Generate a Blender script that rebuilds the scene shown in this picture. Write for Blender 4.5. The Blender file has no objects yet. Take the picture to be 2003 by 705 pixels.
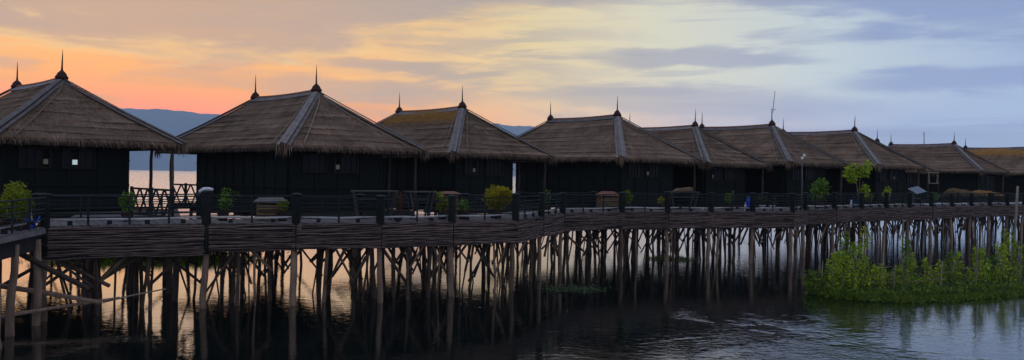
import bpy, math, random
import numpy as np
from mathutils import Matrix, Vector
random.seed(7)
RNG = np.random.default_rng(7)
SC = bpy.context.scene
COL = SC.collection
PI = math.pi

# ------------------------------------------------------------------ camera
cam_d = bpy.data.cameras.new('camera')
cam = bpy.data.objects.new('camera', cam_d)
COL.objects.link(cam)
cam_d.sensor_width = 36.0
cam_d.lens = 28.5
cam_d.shift_y = -0.0045
cam_d.clip_end = 60000
cam.matrix_world = Matrix.Translation((0, 0, 4.5)) @ Matrix.Rotation(PI / 2, 4, 'X') @ Matrix.Rotation(0.0162, 4, 'Z')
SC.camera = cam

# ------------------------------------------------------------------ world sky
def srgb(r, g, b):
    f = lambda c: (c / 255 / 12.92) if c / 255 <= 0.04045 else ((c / 255 + 0.055) / 1.055) ** 2.4
    return (f(r), f(g), f(b), 1)

class NT:
    def __init__(self, tree):
        self.t = tree
    def n(self, typ, **kw):
        nd = self.t.nodes.new(typ)
        for k, v in kw.items():
            if k == 'ins':
                for i, val in v.items():
                    if hasattr(val, 'is_output'):
                        self.t.links.new(val, nd.inputs[i])
                    else:
                        nd.inputs[i].default_value = val
            else:
                setattr(nd, k, v)
        return nd
    def m(self, op, a, b=0.0, c=0.0, clamp=False):
        nd = self.n('ShaderNodeMath', operation=op, use_clamp=clamp, ins={0: a, 1: b, 2: c})
        return nd.outputs[0]
    def mix(self, fac, a, b, mode='MIX'):
        nd = self.n('ShaderNodeMix', data_type='RGBA', blend_type=mode)
        nd.clamp_factor = True
        for i, val in ((0, fac), (6, a), (7, b)):
            if hasattr(val, 'is_output'):
                self.t.links.new(val, nd.inputs[i])
            else:
                nd.inputs[i].default_value = val
        return nd.outputs[2]
    def ramp(self, fac, stops, interp='LINEAR'):
        nd = self.n('ShaderNodeValToRGB', ins={0: fac})
        cr = nd.color_ramp
        cr.interpolation = interp
        while len(cr.elements) < len(stops):
            cr.elements.new(0.5)
        for e, (p, c) in zip(cr.elements, stops):
            e.position = p
            e.color = c if len(c) == 4 else (*c, 1)
        return nd.outputs[0]
    def step(self, x, lo, hi):
        nd = self.n('ShaderNodeMapRange', interpolation_type='SMOOTHSTEP', ins={0: x, 1: lo, 2: hi, 3: 0.0, 4: 1.0})
        return nd.outputs[0]
    def noise(self, vec, scale, detail=4, rough=0.55, dist=0.0):
        nd = self.n('ShaderNodeTexNoise', ins={'Vector': vec, 'Scale': scale, 'Detail': detail, 'Roughness': rough, 'Distortion': dist})
        return nd.outputs[0]

SUN_AZ, SUN_EL = math.radians(-24), math.radians(4)
world = bpy.data.worlds.new('World')
SC.world = world
world.use_nodes = True
wt = world.node_tree
wt.nodes.clear()
N = NT(wt)
gen = N.n('ShaderNodeTexCoord').outputs['Generated']
nrm = N.n('ShaderNodeVectorMath', operation='NORMALIZE', ins={0: gen}).outputs[0]
sep = N.n('ShaderNodeSeparateXYZ', ins={0: nrm})
dx, dy, dz = sep.outputs
az = N.m('MULTIPLY', N.m('ARCTAN2', dx, dy), 180 / PI)
el = N.m('MULTIPLY', N.m('ARCSINE', dz), 180 / PI)
# angle away from the sunset
sd = (math.sin(SUN_AZ), math.cos(SUN_AZ), 0.0)
dot = N.n('ShaderNodeVectorMath', operation='DOT_PRODUCT', ins={0: nrm, 1: sd}).outputs['Value']
theta = N.m('MULTIPLY', N.m('ARCCOSINE', dot), 1 / PI)
deg = lambda d: d / 180
clear = N.ramp(theta, [(deg(0), srgb(255, 176, 104)), (deg(9), srgb(254, 180, 108)), (deg(17), srgb(240, 192, 132)),
                       (deg(27), srgb(228, 207, 160)), (deg(36), srgb(214, 213, 194)), (deg(46), srgb(192, 205, 212)),
                       (deg(60), srgb(150, 174, 212)), (deg(95), srgb(160, 180, 210)), (deg(180), srgb(168, 176, 196))])
low = N.ramp(theta, [(deg(0), srgb(255, 136, 50)), (deg(10), srgb(254, 152, 72)), (deg(18), srgb(240, 164, 112)),
                     (deg(27), srgb(226, 188, 154)), (deg(38), srgb(190, 184, 194)), (deg(50), srgb(158, 176, 206)),
                     (deg(60), srgb(164, 185, 214)), (deg(95), srgb(162, 178, 206)), (deg(180), srgb(168, 172, 192))])
col = N.mix(N.step(el, 7.5, 3.0), clear, low)
comb = N.n('ShaderNodeCombineXYZ', ins={0: N.m('MULTIPLY', az, 0.055), 1: N.m('MULTIPLY', el, 0.36), 2: 0.0}).outputs[0]
nA = N.noise(comb, 1.0, 6, 0.58, 0.6)
comb2 = N.n('ShaderNodeCombineXYZ', ins={0: N.m('MULTIPLY', az, 0.075), 1: N.m('MULTIPLY', el, 0.75), 2: 3.7}).outputs[0]
nB = N.noise(comb2, 1.0, 5, 0.6, 0.8)
comb3 = N.n('ShaderNodeCombineXYZ', ins={0: N.m('MULTIPLY', az, 0.2), 1: N.m('MULTIPLY', el, 0.9), 2: 9.1}).outputs[0]
nC = N.noise(comb3, 1.0, 5, 0.55, 0.5)
wob = N.m('MULTIPLY', N.m('SUBTRACT', nA, 0.5), 7.0)
wobC = N.m('MULTIPLY', N.m('SUBTRACT', nC, 0.5), 3.4)
# high cloud deck whose lower rim hangs at the top of the view
rim_l = N.m('ADD', 7.9, N.m('MULTIPLY', N.m('MAXIMUM', N.m('ADD', az, 16.5), 0.0), 0.235))
rim_r = N.m('SUBTRACT', 12.9, N.m('MULTIPLY', N.m('MAXIMUM', N.m('SUBTRACT', az, 8.0), 0.0), 0.16))
rim = N.m('MINIMUM', rim_l, rim_r)
deck = N.step(N.m('SUBTRACT', N.m('ADD', N.m('ADD', el, wob), wobC), rim), -1.0, 1.2)
cloudcol = N.ramp(theta, [(deg(0), srgb(196, 158, 132)), (deg(14), srgb(188, 164, 148)), (deg(24), srgb(172, 162, 158)),
                          (deg(38), srgb(164, 168, 184)), (deg(50), srgb(138, 157, 197)), (deg(95), srgb(150, 162, 190)), (deg(180), srgb(158, 160, 178))])
# lit fringe under the deck
fringe = N.m('MULTIPLY', N.m('MULTIPLY', deck, N.m('SUBTRACT', 1.0, deck)), 3.2)
col = N.mix(N.m('MULTIPLY', fringe, N.step(theta, deg(45), deg(8))), col, srgb(255, 208, 132))
col = N.mix(N.m('MULTIPLY', deck, 0.88), col, cloudcol)
# streaks
comb4 = N.n('ShaderNodeCombineXYZ', ins={0: N.m('MULTIPLY', az, 0.16), 1: N.m('MULTIPLY', el, 1.1), 2: 5.3}).outputs[0]
nD = N.noise(comb4, 0.8, 6, 0.55, 0.5)
wisps = N.m('MULTIPLY', N.m('MULTIPLY', N.step(nD, 0.44, 0.66), N.step(el, 4.5, 6.5)), N.step(theta, deg(40), deg(24)))
col = N.mix(N.m('MULTIPLY', wisps, 0.6), col, cloudcol)
streak = N.m('MULTIPLY', N.step(nB, 0.50, 0.66), N.step(el, 1.0, 4.5))
col = N.mix(N.m('MULTIPLY', streak, 0.62), col, cloudcol)
glint = N.m('MULTIPLY', N.m('MULTIPLY', N.m('MULTIPLY', N.step(nC, 0.54, 0.76), N.step(el, 10.5, 8.5)), N.step(el, 5.0, 7.5)), N.step(theta, deg(40), deg(12)))
col = N.mix(N.m('MULTIPLY', glint, 0.6), col, srgb(255, 214, 140))
def lens(a0, e0, ra, re, tilt=0.0):
    u = N.m('DIVIDE', N.m('SUBTRACT', az, a0), ra)
    e_ = N.m('SUBTRACT', N.m('SUBTRACT', el, e0), N.m('MULTIPLY', N.m('SUBTRACT', az, a0), tilt))
    v = N.m('DIVIDE', N.m('ADD', e_, N.m('MULTIPLY', N.m('SUBTRACT', nC, 0.5), 1.9)), re)
    r = N.m('ADD', N.m('MULTIPLY', u, u), N.m('MULTIPLY', v, v))
    return N.step(r, 1.25, 0.25)
for a0, e0, ra, re, tl, k in ((13.0, 8.2, 8.5, 0.85, -0.03, 0.8), (29.5, 6.4, 8.5, 1.0, 0.0, 0.75), (11.5, 5.3, 13.0, 1.25, -0.05, 0.6),
                              (-8.5, 7.4, 5.0, 0.55, -0.05, 0.75), (-3.0, 6.9, 3.0, 0.4, 0.05, 0.6), (-11.0, 5.6, 9.0, 1.0, -0.04, 0.72), (-14.0, 4.4, 7.0, 0.35, -0.02, 0.4), (-23, 5.6, 6.0, 0.3, 0.0, 0.35)):
    col = N.mix(N.m('MULTIPLY', lens(a0, e0, ra, re, tl), k), col, cloudcol)
# the sky as it stands beyond the lake haze (the haze box dims and tints it on the way in)
HAZE, HAZE_TOP = 0.00014, 518.0
HAZE_GLOW = (0.13, 0.18, 0.28)
path = N.m('MINIMUM', N.m('DIVIDE', HAZE_TOP, N.m('MAXIMUM', dz, 0.02)), 8000.0)
trans = N.m('EXPONENT', N.m('MULTIPLY', path, -HAZE))
glow_v = N.n('ShaderNodeVectorMath', operation='SCALE', ins={0: HAZE_GLOW, 'Scale': N.m('SUBTRACT', 1.0, trans)}).outputs[0]
col = N.n('ShaderNodeVectorMath', operation='SUBTRACT', ins={0: col, 1: glow_v}).outputs[0]
col = N.n('ShaderNodeVectorMath', operation='SCALE', ins={0: col, 'Scale': N.m('DIVIDE', 1.0, trans)}).outputs[0]
col = N.n('ShaderNodeVectorMath', operation='MAXIMUM', ins={0: col, 1: (0.01, 0.01, 0.01)}).outputs[0]
# faint physical sky underneath
sky = N.n('ShaderNodeTexSky', sky_type='NISHITA', sun_disc=False, sun_elevation=SUN_EL, sun_rotation=SUN_AZ)
base = N.n('ShaderNodeBackground', ins={0: sky.outputs[0], 1: 0.004})
paint = N.n('ShaderNodeBackground', ins={0: col, 1: 0.96})
add = N.n('ShaderNodeAddShader', ins={0: base.outputs[0], 1: paint.outputs[0]})
N.n('ShaderNodeOutputWorld', ins={0: add.outputs[0]})

# ------------------------------------------------------------------ sun (below the hills, only a wide weak glow) and exposure
sl = bpy.data.lights.new('sun', 'SUN')
sl.energy = 0.12
sl.angle = math.radians(30)
sl.color = (1.0, 0.66, 0.4)
so = bpy.data.objects.new('sun', sl)
COL.objects.link(so)
so.rotation_euler = Vector((-math.sin(SUN_AZ) * math.cos(0.16), -math.cos(SUN_AZ) * math.cos(0.16), -math.sin(0.16))).to_track_quat('-Z', 'Y').to_euler()
vs = SC.view_settings
SC.display_settings.display_device = 'sRGB'
vs.view_transform = 'Standard'
vs.look = 'None'
vs.exposure = 0.0
vs.gamma = 1.0
vs.use_curve_mapping = False
SC.cycles.max_bounces = 6
SC.cycles.volume_bounces = 1
SC.cycles.use_denoising = True

# ------------------------------------------------------------------ materials
def mat(name):
    m = bpy.data.materials.new(name)
    m.use_nodes = True
    t = m.node_tree
    b = t.nodes['Principled BSDF']
    return m, NT(t), b

def natural(name, c0, c1, scale=3.0, rough=0.85, stretch=(1, 1, 1), island=0.0, objvar=0.25, bump=0.0, spec=0.3, space='Object', bscale=None):
    """two-tone noise material with per-object and optional per-island variation"""
    m, n, b = mat(name)
    tc = n.n('ShaderNodeNewGeometry').outputs['Position'] if space == 'World' else n.n('ShaderNodeTexCoord').outputs[space]
    mp = n.n('ShaderNodeMapping', ins={'Vector': tc, 'Scale': stretch}).outputs[0]
    ns = n.noise(mp, scale, 6, 0.65, 0.3)
    c = n.ramp(ns, [(0.28, c0), (0.72, c1)])
    oi = n.n('ShaderNodeObjectInfo').outputs['Random']
    val = n.m('ADD', 1.0 - objvar / 2, n.m('MULTIPLY', oi, objvar))
    if island:
        isl = n.n('ShaderNodeNewGeometry').outputs['Random Per Island']
        val = n.m('MULTIPLY', val, n.m('ADD', 1.0 - island / 2, n.m('MULTIPLY', isl, island)))
    hsv = n.n('ShaderNodeHueSaturation', ins={'Value': val, 'Color': c})
    n.t.links.new(hsv.outputs[0], b.inputs['Base Color'])
    b.inputs['Roughness'].default_value = rough
    b.inputs['Specular IOR Level'].default_value = spec
    if bump:
        nb = n.noise(mp, bscale or scale * 4, 4, 0.6)
        bp = n.n('ShaderNodeBump', ins={'Strength': bump, 'Distance': 0.03, 'Height': nb})
        n.t.links.new(bp.outputs[0], b.inputs['Normal'])
    return m

M = {}
M['thatch'] = natural('thatch', (0.140, 0.090, 0.060), (0.355, 0.240, 0.162), 0.8, 0.95, island=0.3, objvar=0.45, space='World', bump=0.9, bscale=26, spec=0.1)
M['straw'] = natural('straw', (0.140, 0.090, 0.060), (0.375, 0.255, 0.173), 0.8, 0.95, island=0.8, objvar=0.35, space='World', spec=0.1)
M['new_straw'] = natural('new_straw', (0.42, 0.20, 0.045), (0.68, 0.36, 0.10), 2.5, 0.95, island=0.5, objvar=0.3, bump=0.9, bscale=26, spec=0.1)
M['underlay'] = natural('underlay', (0.02, 0.015, 0.012), (0.04, 0.03, 0.025), 3, 0.95)
M['cap_board'] = natural('cap_board', (0.13, 0.11, 0.10), (0.30, 0.26, 0.24), 3, 0.8, (1, 1, 1), objvar=0.7, bump=0.4)
M['finial'] = natural('finial', (0.035, 0.014, 0.010), (0.07, 0.03, 0.02), 8, 0.7, objvar=0.3)
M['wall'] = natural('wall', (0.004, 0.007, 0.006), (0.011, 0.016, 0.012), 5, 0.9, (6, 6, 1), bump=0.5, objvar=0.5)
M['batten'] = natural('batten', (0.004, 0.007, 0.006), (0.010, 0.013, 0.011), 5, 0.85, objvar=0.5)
M['window_wood'] = natural('window_wood', (0.014, 0.012, 0.010), (0.03, 0.022, 0.018), 8, 0.8)
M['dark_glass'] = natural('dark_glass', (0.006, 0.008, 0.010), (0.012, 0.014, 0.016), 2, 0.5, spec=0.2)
M['curtain'] = natural('curtain', (0.5, 0.55, 0.55), (0.7, 0.74, 0.72), 6, 0.9)
M['deck'] = natural('deck', (0.10, 0.084, 0.078), (0.22, 0.19, 0.18), 3, 0.8, (2, 2, 2), objvar=0.4, bump=0.3)
M['joist'] = natural('joist', (0.03, 0.024, 0.02), (0.06, 0.05, 0.04), 4, 0.9)
M['slat'] = natural('slat', (0.09, 0.062, 0.050), (0.27, 0.195, 0.165), 2.2, 0.85, (1.5, 1.5, 5), objvar=0.8, bump=0.6, bscale=14)
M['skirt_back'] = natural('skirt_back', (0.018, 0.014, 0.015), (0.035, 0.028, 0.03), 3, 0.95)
M['rail'] = natural('rail', (0.009, 0.016, 0.017), (0.022, 0.032, 0.034), 6, 0.7, objvar=0.5)
M['post'] = natural('post', (0.006, 0.010, 0.009), (0.016, 0.019, 0.016), 5, 0.9, objvar=0.4, bump=0.4)
M['kerb'] = natural('kerb', (0.50, 0.47, 0.45), (0.78, 0.74, 0.71), 5, 0.6, objvar=0.4)
M['stub'] = natural('stub', (0.016, 0.016, 0.017), (0.035, 0.032, 0.032), 5, 0.85)
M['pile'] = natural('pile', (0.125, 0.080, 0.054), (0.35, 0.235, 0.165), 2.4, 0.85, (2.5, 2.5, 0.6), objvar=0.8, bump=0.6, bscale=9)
M['dark_pile'] = natural('dark_pile', (0.045, 0.032, 0.025), (0.15, 0.105, 0.08), 2.4, 0.9, (2.5, 2.5, 0.6), objvar=0.8, bump=0.6, bscale=9)  # darker brown version of the pile wood
M['bamboo'] = natural('bamboo', (0.20, 0.16, 0.11), (0.36, 0.30, 0.21), 4, 0.65, objvar=0.5)
M['red_wood'] = natural('red_wood', (0.13, 0.05, 0.03), (0.24, 0.11, 0.06), 4, 0.75, (1, 1, 4), objvar=0.5)
M['brown_wood'] = natural('brown_wood', (0.14, 0.085, 0.045), (0.30, 0.19, 0.10), 4, 0.75, (1, 1, 4), objvar=0.5)
M['table_wood'] = natural('table_wood', (0.045, 0.045, 0.045), (0.10, 0.095, 0.09), 4, 0.7, objvar=0.4)
M['clay'] = natural('clay', (0.05, 0.03, 0.024), (0.11, 0.065, 0.05), 4, 0.85, objvar=0.5)
M['soil'] = natural('soil', (0.015, 0.012, 0.01), (0.03, 0.024, 0.018), 8, 1.0)
M['blue_plastic'] = natural('blue_plastic', (0.015, 0.07, 0.70), (0.025, 0.12, 0.85), 3, 0.4, spec=0.5)
M['teal_plastic'] = natural('teal_plastic', (0.02, 0.10, 0.16), (0.04, 0.16, 0.22), 3, 0.45, spec=0.5)
M['white'] = natural('white', (0.66, 0.68, 0.70), (0.82, 0.83, 0.84), 3, 0.5, spec=0.4)
M['steel'] = natural('steel', (0.10, 0.085, 0.09), (0.18, 0.16, 0.16), 6, 0.5)
M['solar'] = natural('solar', (0.08, 0.10, 0.14), (0.14, 0.17, 0.22), 2, 0.15, spec=0.8)
M['tarp'] = natural('tarp', (0.20, 0.09, 0.016), (0.34, 0.16, 0.03), 2.5, 0.8, bump=0.6)
M['tarp_dark'] = natural('tarp_dark', (0.08, 0.045, 0.012), (0.15, 0.08, 0.02), 2.5, 0.85, bump=0.6)
M['weed'] = natural('weed', (0.03, 0.055, 0.015), (0.09, 0.13, 0.05), 5, 0.8, island=0.8)
M['mud'] = natural('mud', (0.010, 0.016, 0.006), (0.03, 0.038, 0.014), 3, 0.95)

def leafmat(name, c0, c1, trans=0.35):
    m, n, b = mat(name)
    g = n.n('ShaderNodeNewGeometry').outputs['Random Per Island']
    c = n.ramp(g, [(0.0, c0), (1.0, c1)])
    n.t.links.new(c, b.inputs['Base Color'])
    b.inputs['Roughness'].default_value = 0.6
    b.inputs['Specular IOR Level'].default_value = 0.25
    tr = n.n('ShaderNodeBsdfTranslucent', ins={0: c})
    mx = n.n('ShaderNodeMixShader', ins={0: trans, 1: b.outputs[0], 2: tr.outputs[0]})
    n.t.links.new(mx.outputs[0], n.t.nodes['Material Output'].inputs[0])
    return m
M['leaf_lime'] = leafmat('leaf_lime', (0.10, 0.15, 0.010), (0.40, 0.44, 0.035))
M['leaf_gold'] = leafmat('leaf_gold', (0.18, 0.15, 0.010), (0.60, 0.52, 0.035))
M['leaf_green'] = leafmat('leaf_green', (0.05, 0.12, 0.015), (0.24, 0.38, 0.04))
M['leaf_vine'] = leafmat('leaf_vine', (0.10, 0.20, 0.012), (0.62, 0.74, 0.05))
M['leaf_dark'] = leafmat('leaf_dark', (0.02, 0.05, 0.012), (0.07, 0.12, 0.025))
M['leaf_bed'] = leafmat('leaf_bed', (0.03, 0.08, 0.012), (0.25, 0.35, 0.04))
M['leaf_red'] = leafmat('leaf_red', (0.09, 0.03, 0.02), (0.22, 0.09, 0.04))
M['flower'] = leafmat('flower', (0.4, 0.3, 0.02), (0.6, 0.5, 0.1))
def glow(name, c, s):
    m, n, b = mat(name)
    b.inputs['Base Color'].default_value = c
    b.inputs['Emission Color'].default_value = c
    b.inputs['Emission Strength'].default_value = s
    return m
M['sky_glow_pane'] = glow('sky_glow_pane', (0.62, 0.78, 0.80, 1), 0.5)  # emission stands in for sky seen through an opening, no lamp behind
M['sky_glow_pane_dim'] = glow('sky_glow_pane_dim', (0.16, 0.16, 0.11, 1), 0.15)  # weaker added glow, also in place of sky through openings
M['bulb'] = glow('bulb', (1.0, 0.6, 0.25, 1), 0.5)
M['lamp_glass'] = glow('lamp_glass', (0.7, 0.7, 0.66, 1), 0.08)

# water
m, n, b = mat('water')
M['water'] = m
tc = n.n('ShaderNodeTexCoord').outputs['Object']
wsep = n.n('ShaderNodeSeparateXYZ', ins={0: tc})
b.inputs['Base Color'].default_value = (0.0035, 0.008, 0.0065, 1)
b.inputs['IOR'].default_value = 1.36
b.inputs['Specular IOR Level'].default_value = 0.5
patch = n.noise(tc, 0.16, 4, 0.6, 0.6)
breeze = n.step(patch, 0.48, 0.62)
gust = n.m('MULTIPLY', n.m('MULTIPLY', n.step(wsep.outputs[0], -0.5, 7.0), n.step(wsep.outputs[0], 16.0, 9.0)), n.step(wsep.outputs[1], 30.5, 23.0))
open_lake = n.step(wsep.outputs[1], 44.0, 130.0)
n.t.links.new(n.m('ADD', 0.035, n.m('MULTIPLY', open_lake, 0.2)), b.inputs['Roughness'])
rip1 = n.noise(n.n('ShaderNodeMapping', ins={'Vector': tc, 'Scale': (0.75, 1.0, 1.0), 'Rotation': (0, 0, 0.35)}).outputs[0], 4.6, 3, 0.55, 0.5)
rip2 = n.noise(n.n('ShaderNodeMapping', ins={'Vector': tc, 'Scale': (0.7, 1.0, 1.0), 'Rotation': (0, 0, -0.3)}).outputs[0], 1.7, 2, 0.5, 0.6)
amp = n.m('ADD', n.m('ADD', 0.045, n.m('MULTIPLY', n.step(wsep.outputs[0], 8.0, 14.0), 0.03)), n.m('MULTIPLY', n.m('MULTIPLY', gust, n.m('ADD', 0.08, n.m('MULTIPLY', breeze, 0.92))), 0.5))
hgt = n.m('ADD', n.m('MULTIPLY', n.m('MULTIPLY', rip1, amp), 0.085), n.m('MULTIPLY', n.m('MULTIPLY', rip2, amp), 0.06))
bp = n.n('ShaderNodeBump', ins={'Strength': 1.0, 'Distance': 1.0, 'Height': hgt})
n.t.links.new(bp.outputs[0], b.inputs['Normal'])
sheen = n.n('ShaderNodeBsdfGlossy', ins={'Color': (0.9, 0.93, 0.95, 1), 'Roughness': n.m('ADD', 0.05, n.m('MULTIPLY', open_lake, 0.2)), 'Normal': bp.outputs[0]}, distribution='MULTI_GGX')
mxw = n.n('ShaderNodeMixShader', ins={0: n.m('ADD', 0.20, n.m('MULTIPLY', open_lake, 0.65)), 1: b.outputs[0], 2: sheen.outputs[0]})
n.t.links.new(mxw.outputs[0], n.t.nodes['Material Output'].inputs[0])

m, n, b = mat('hill')
M['hill'] = m
tc = n.n('ShaderNodeTexCoord').outputs['Object']
hn = n.noise(tc, 0.004, 6, 0.6)
n.t.links.new(n.ramp(hn, [(0.3, (0.08, 0.11, 0.12)), (0.7, (0.14, 0.17, 0.17))]), b.inputs['Base Color'])
b.inputs['Roughness'].default_value = 1.0

# ------------------------------------------------------------------ mesh helpers
class MB:
    def __init__(self):
        self.v, self.f = [], []
    def add(self, vs, fs):
        o = len(self.v)
        self.v += [tuple(p) for p in vs]
        self.f += [tuple(i + o for i in f) for f in fs]
        return self
    def box(self, c, s, rz=0.0, R=None):
        """c centre, s full size"""
        R = R or Matrix.Rotation(rz, 3, 'Z')
        c = Vector(c)
        vs = [c + R @ Vector((x * s[0] / 2, y * s[1] / 2, z * s[2] / 2)) for x in (-1, 1) for y in (-1, 1) for z in (-1, 1)]
        return self.add(vs, [(0, 1, 3, 2), (4, 6, 7, 5), (0, 4, 5, 1), (2, 3, 7, 6), (0, 2, 6, 4), (1, 5, 7, 3)])
    def beam(self, a, b, w, h, up=(0, 0, 1)):
        a, b = Vector(a), Vector(b)
        d = (b - a).normalized()
        s = d.cross(Vector(up)).normalized()
        u = s.cross(d)
        vs = []
        for p in (a, b):
            for i, j in ((-1, -1), (1, -1), (1, 1), (-1, 1)):
                vs.append(p + s * (i * w / 2) + u * (j * h / 2))
        return self.add(vs, [(0, 1, 2, 3), (7, 6, 5, 4), (0, 4, 5, 1), (1, 5, 6, 2), (2, 6, 7, 3), (3, 7, 4, 0)])
    def tube(self, pts, rad, n=7, cap=True):
        pts = [Vector(p) for p in pts]
        if not hasattr(rad, '__len__'):
            rad = [rad] * len(pts)
        vs, fs = [], []
        for i, p in enumerate(pts):
            d = (pts[min(i + 1, len(pts) - 1)] - pts[max(i - 1, 0)]).normalized()
            ref = Vector((0, 0, 1)) if abs(d.z) < 0.9 else Vector((1, 0, 0))
            s = d.cross(ref).normalized()
            u = s.cross(d)
            for k in range(n):
                a = 2 * PI * k / n
                vs.append(p + (s * math.cos(a) + u * math.sin(a)) * rad[i])
        for i in range(len(pts) - 1):
            for k in range(n):
                fs.append((i * n + k, i * n + (k + 1) % n, (i + 1) * n + (k + 1) % n, (i + 1) * n + k))
        if cap:
            fs.append(tuple(range(n))[::-1])
            fs.append(tuple((len(pts) - 1) * n + k for k in range(n)))
        return self.add(vs, fs)
    def lathe(self, prof, c=(0, 0, 0), n=12):
        return self.tube([(c[0], c[1], c[2] + z) for r, z in prof], [max(r, 0.001) for r, z in prof], n)
    def mesh(self, name, material, smooth=False):
        me = bpy.data.meshes.new(name)
        me.from_pydata(self.v, [], self.f)
        me.materials.append(material)
        if smooth:
            me.polygons.foreach_set('use_smooth', [True] * len(me.polygons))
        me.update()
        return me
    def build(self, name, material, parent=None, smooth=False, **kw):
        return link(name, self.mesh(name, material, smooth), parent, **kw)

def link(name, me, parent=None, loc=None, rot=None, scale=None, kind=None, label=None):
    o = bpy.data.objects.new(name, me)
    COL.objects.link(o)
    o.parent = parent
    if loc is not None:
        o.location = loc
    if rot is not None:
        o.rotation_euler = rot
    if scale is not None:
        o.scale = scale
    if kind:
        o['kind'] = kind
    if label:
        o['label'] = label
    return o

def tag(o, label, cat=None, group=None, kind=None):
    o['label'] = label
    if cat:
        o['category'] = cat
    if group:
        o['group'] = group
    if kind:
        o['kind'] = kind
    return o

def empty(name, loc=(0, 0, 0), rz=0.0, s=1.0):
    o = bpy.data.objects.new(name, None)
    o.empty_display_size = 0.3
    COL.objects.link(o)
    o.location = loc
    o.rotation_euler = (0, 0, rz)
    o.scale = (s, s, s)
    return o

CACHE = {}
def cached(key, fn):
    if key not in CACHE:
        CACHE[key] = fn()
    return CACHE[key]

U = random.uniform
DECK = 2.79          # top of the boardwalk above the water

# ------------------------------------------------------------------ the lake and the hills
w = MB()
w.add([(-9000, -5000, 0), (9000, -5000, 0), (9000, 9000, 0), (-9000, 9000, 0)], [(0, 1, 2, 3)])
tag(w.build('lake_water', M['water']), 'dark still lake water with ripples at the right', kind='structure')

def hills():
    mb = MB()
    na, nr = 700, 10
    prof = [(-75, 2.5), (-60, 3.2), (-45, 3.9), (-34, 3.9), (-30, 4.05), (-26, 4.25), (-20, 4.1), (-14, 3.7), (-9, 3.75), (-6, 3.5), (-3, 3.55), (-1.2, 3.95), (0, 3.7),
            (1.2, 3.85), (3, 3.35), (6, 2.6), (12, 1.7), (25, 1.5), (45, 1.2), (70, 1.0)]
    pa, pe = zip(*prof)
    idx = {}
    ph = [U(0, 6) for _ in range(6)]
    for i in range(na):
        a = -75 + 145 * i / (na - 1)
        e = np.interp(a, pa, pe) + 0.06 * math.sin(a * 1.1 + ph[0]) + 0.025 * math.sin(a * 3.7 + ph[1]) + 0.018 * math.sin(a * 8.3 + ph[2]) + random.gauss(0, 0.006)
        for j in range(nr):
            t = j / (nr - 1)
            D = 5600 + 2200 * t
            crest = 1 - abs(t - 0.5) * 2
            h = math.tan(math.radians(e)) * 6700 * (crest ** 0.75) * (1 + (0.12 * math.sin(a * 1.3 + t * 9 + ph[3]) if 0 < t < 0.4 else 0))
            mb.v.append((D * math.sin(math.radians(a)), D * math.cos(math.radians(a)), h - 1.0))
    for i in range(na - 1):
        for j in range(nr - 1):
            mb.f.append((i * nr + j, (i + 1) * nr + j, (i + 1) * nr + j + 1, i * nr + j + 1))
    o = mb.build('hills', M['hill'], smooth=True)
    tag(o, 'blue hazy hills on the far lake shore', kind='structure')
hills()

# ------------------------------------------------------------------ cottages
W, R_, D_, EZ, AZ = 7.18, 6.08, 3.68, 2.80, 5.42      # eave width, ridge length, hip inset, eave and ridge height above deck
HW = W / 2
APF, APR = Vector((0, 0, AZ)), Vector((0, R_, AZ))
CN = {'c0': Vector((-HW, -D_, EZ)), 'c1': Vector((HW, -D_, EZ)), 'c2': Vector((HW, R_ + D_, EZ)), 'c3': Vector((-HW, R_ + D_, EZ))}
SLOPES = [(CN['c0'], CN['c1'], APF, APF), (CN['c3'], CN['c0'], APR, APF), (CN['c1'], CN['c2'], APF, APR), (CN['c2'], CN['c3'], APR, APR)]
def slope_n(s):
    a, b, ta, tb = s
    nn = (b - a).cross(((ta + tb) / 2) - a).normalized()
    return nn if nn.z > 0 else -nn
def slope_pt(s, u, t):
    a, b, ta, tb = s
    l, r = a.lerp(ta, t), b.lerp(tb, t)
    p = l.lerp(r, u)
    p = p.copy()
    p.z -= 0.10 * math.sin(PI * t) * 1.0         # slopes sag a little
    return p
NC = 9
def course_mesh(si, ci, var, mt):
    def mk():
        rng = random.Random(si * 100 + ci * 7 + var * 1000)
        s = SLOPES[si]
        nn = slope_n(s)
        t0, t1 = ci / NC, min((ci + 1.25) / NC, 1.0)
        mb = MB()
        nx = 26
        ph1, ph2 = rng.uniform(0, 6), rng.uniform(0, 6)
        rows = []
        for k in range(nx + 1):
            u = k / nx
            wob = 0.012 * math.sin(u * 5 + ph1) + 0.004 * math.sin(u * 17 + ph2) + rng.uniform(-0.003, 0.003)
            tb = max(t0 + (wob if ci else wob * 0.6), -0.02)
            lift = 0.062 + 0.026 * math.sin(u * 4 + ph2) + rng.uniform(-0.015, 0.015)
            pb = slope_pt(s, u, tb)
            pm = slope_pt(s, u, (tb + t1) / 2)
            pt = slope_pt(s, u, t1)
            rows.append((pb - nn * 0.04, pb + nn * lift, pm + nn * (0.034 + rng.uniform(-0.008, 0.008)), pt + nn * 0.010))
        for r in rows:
            mb.v += [tuple(p) for p in r]
        for k in range(nx):
            for j in range(3):
                a = k * 4 + j
                mb.f.append((a, a + 4, a + 5, a + 1))
        return mb.mesh('thatch_course', mt)
    return cached(('course', si, ci, var, mt.name), mk)
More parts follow.
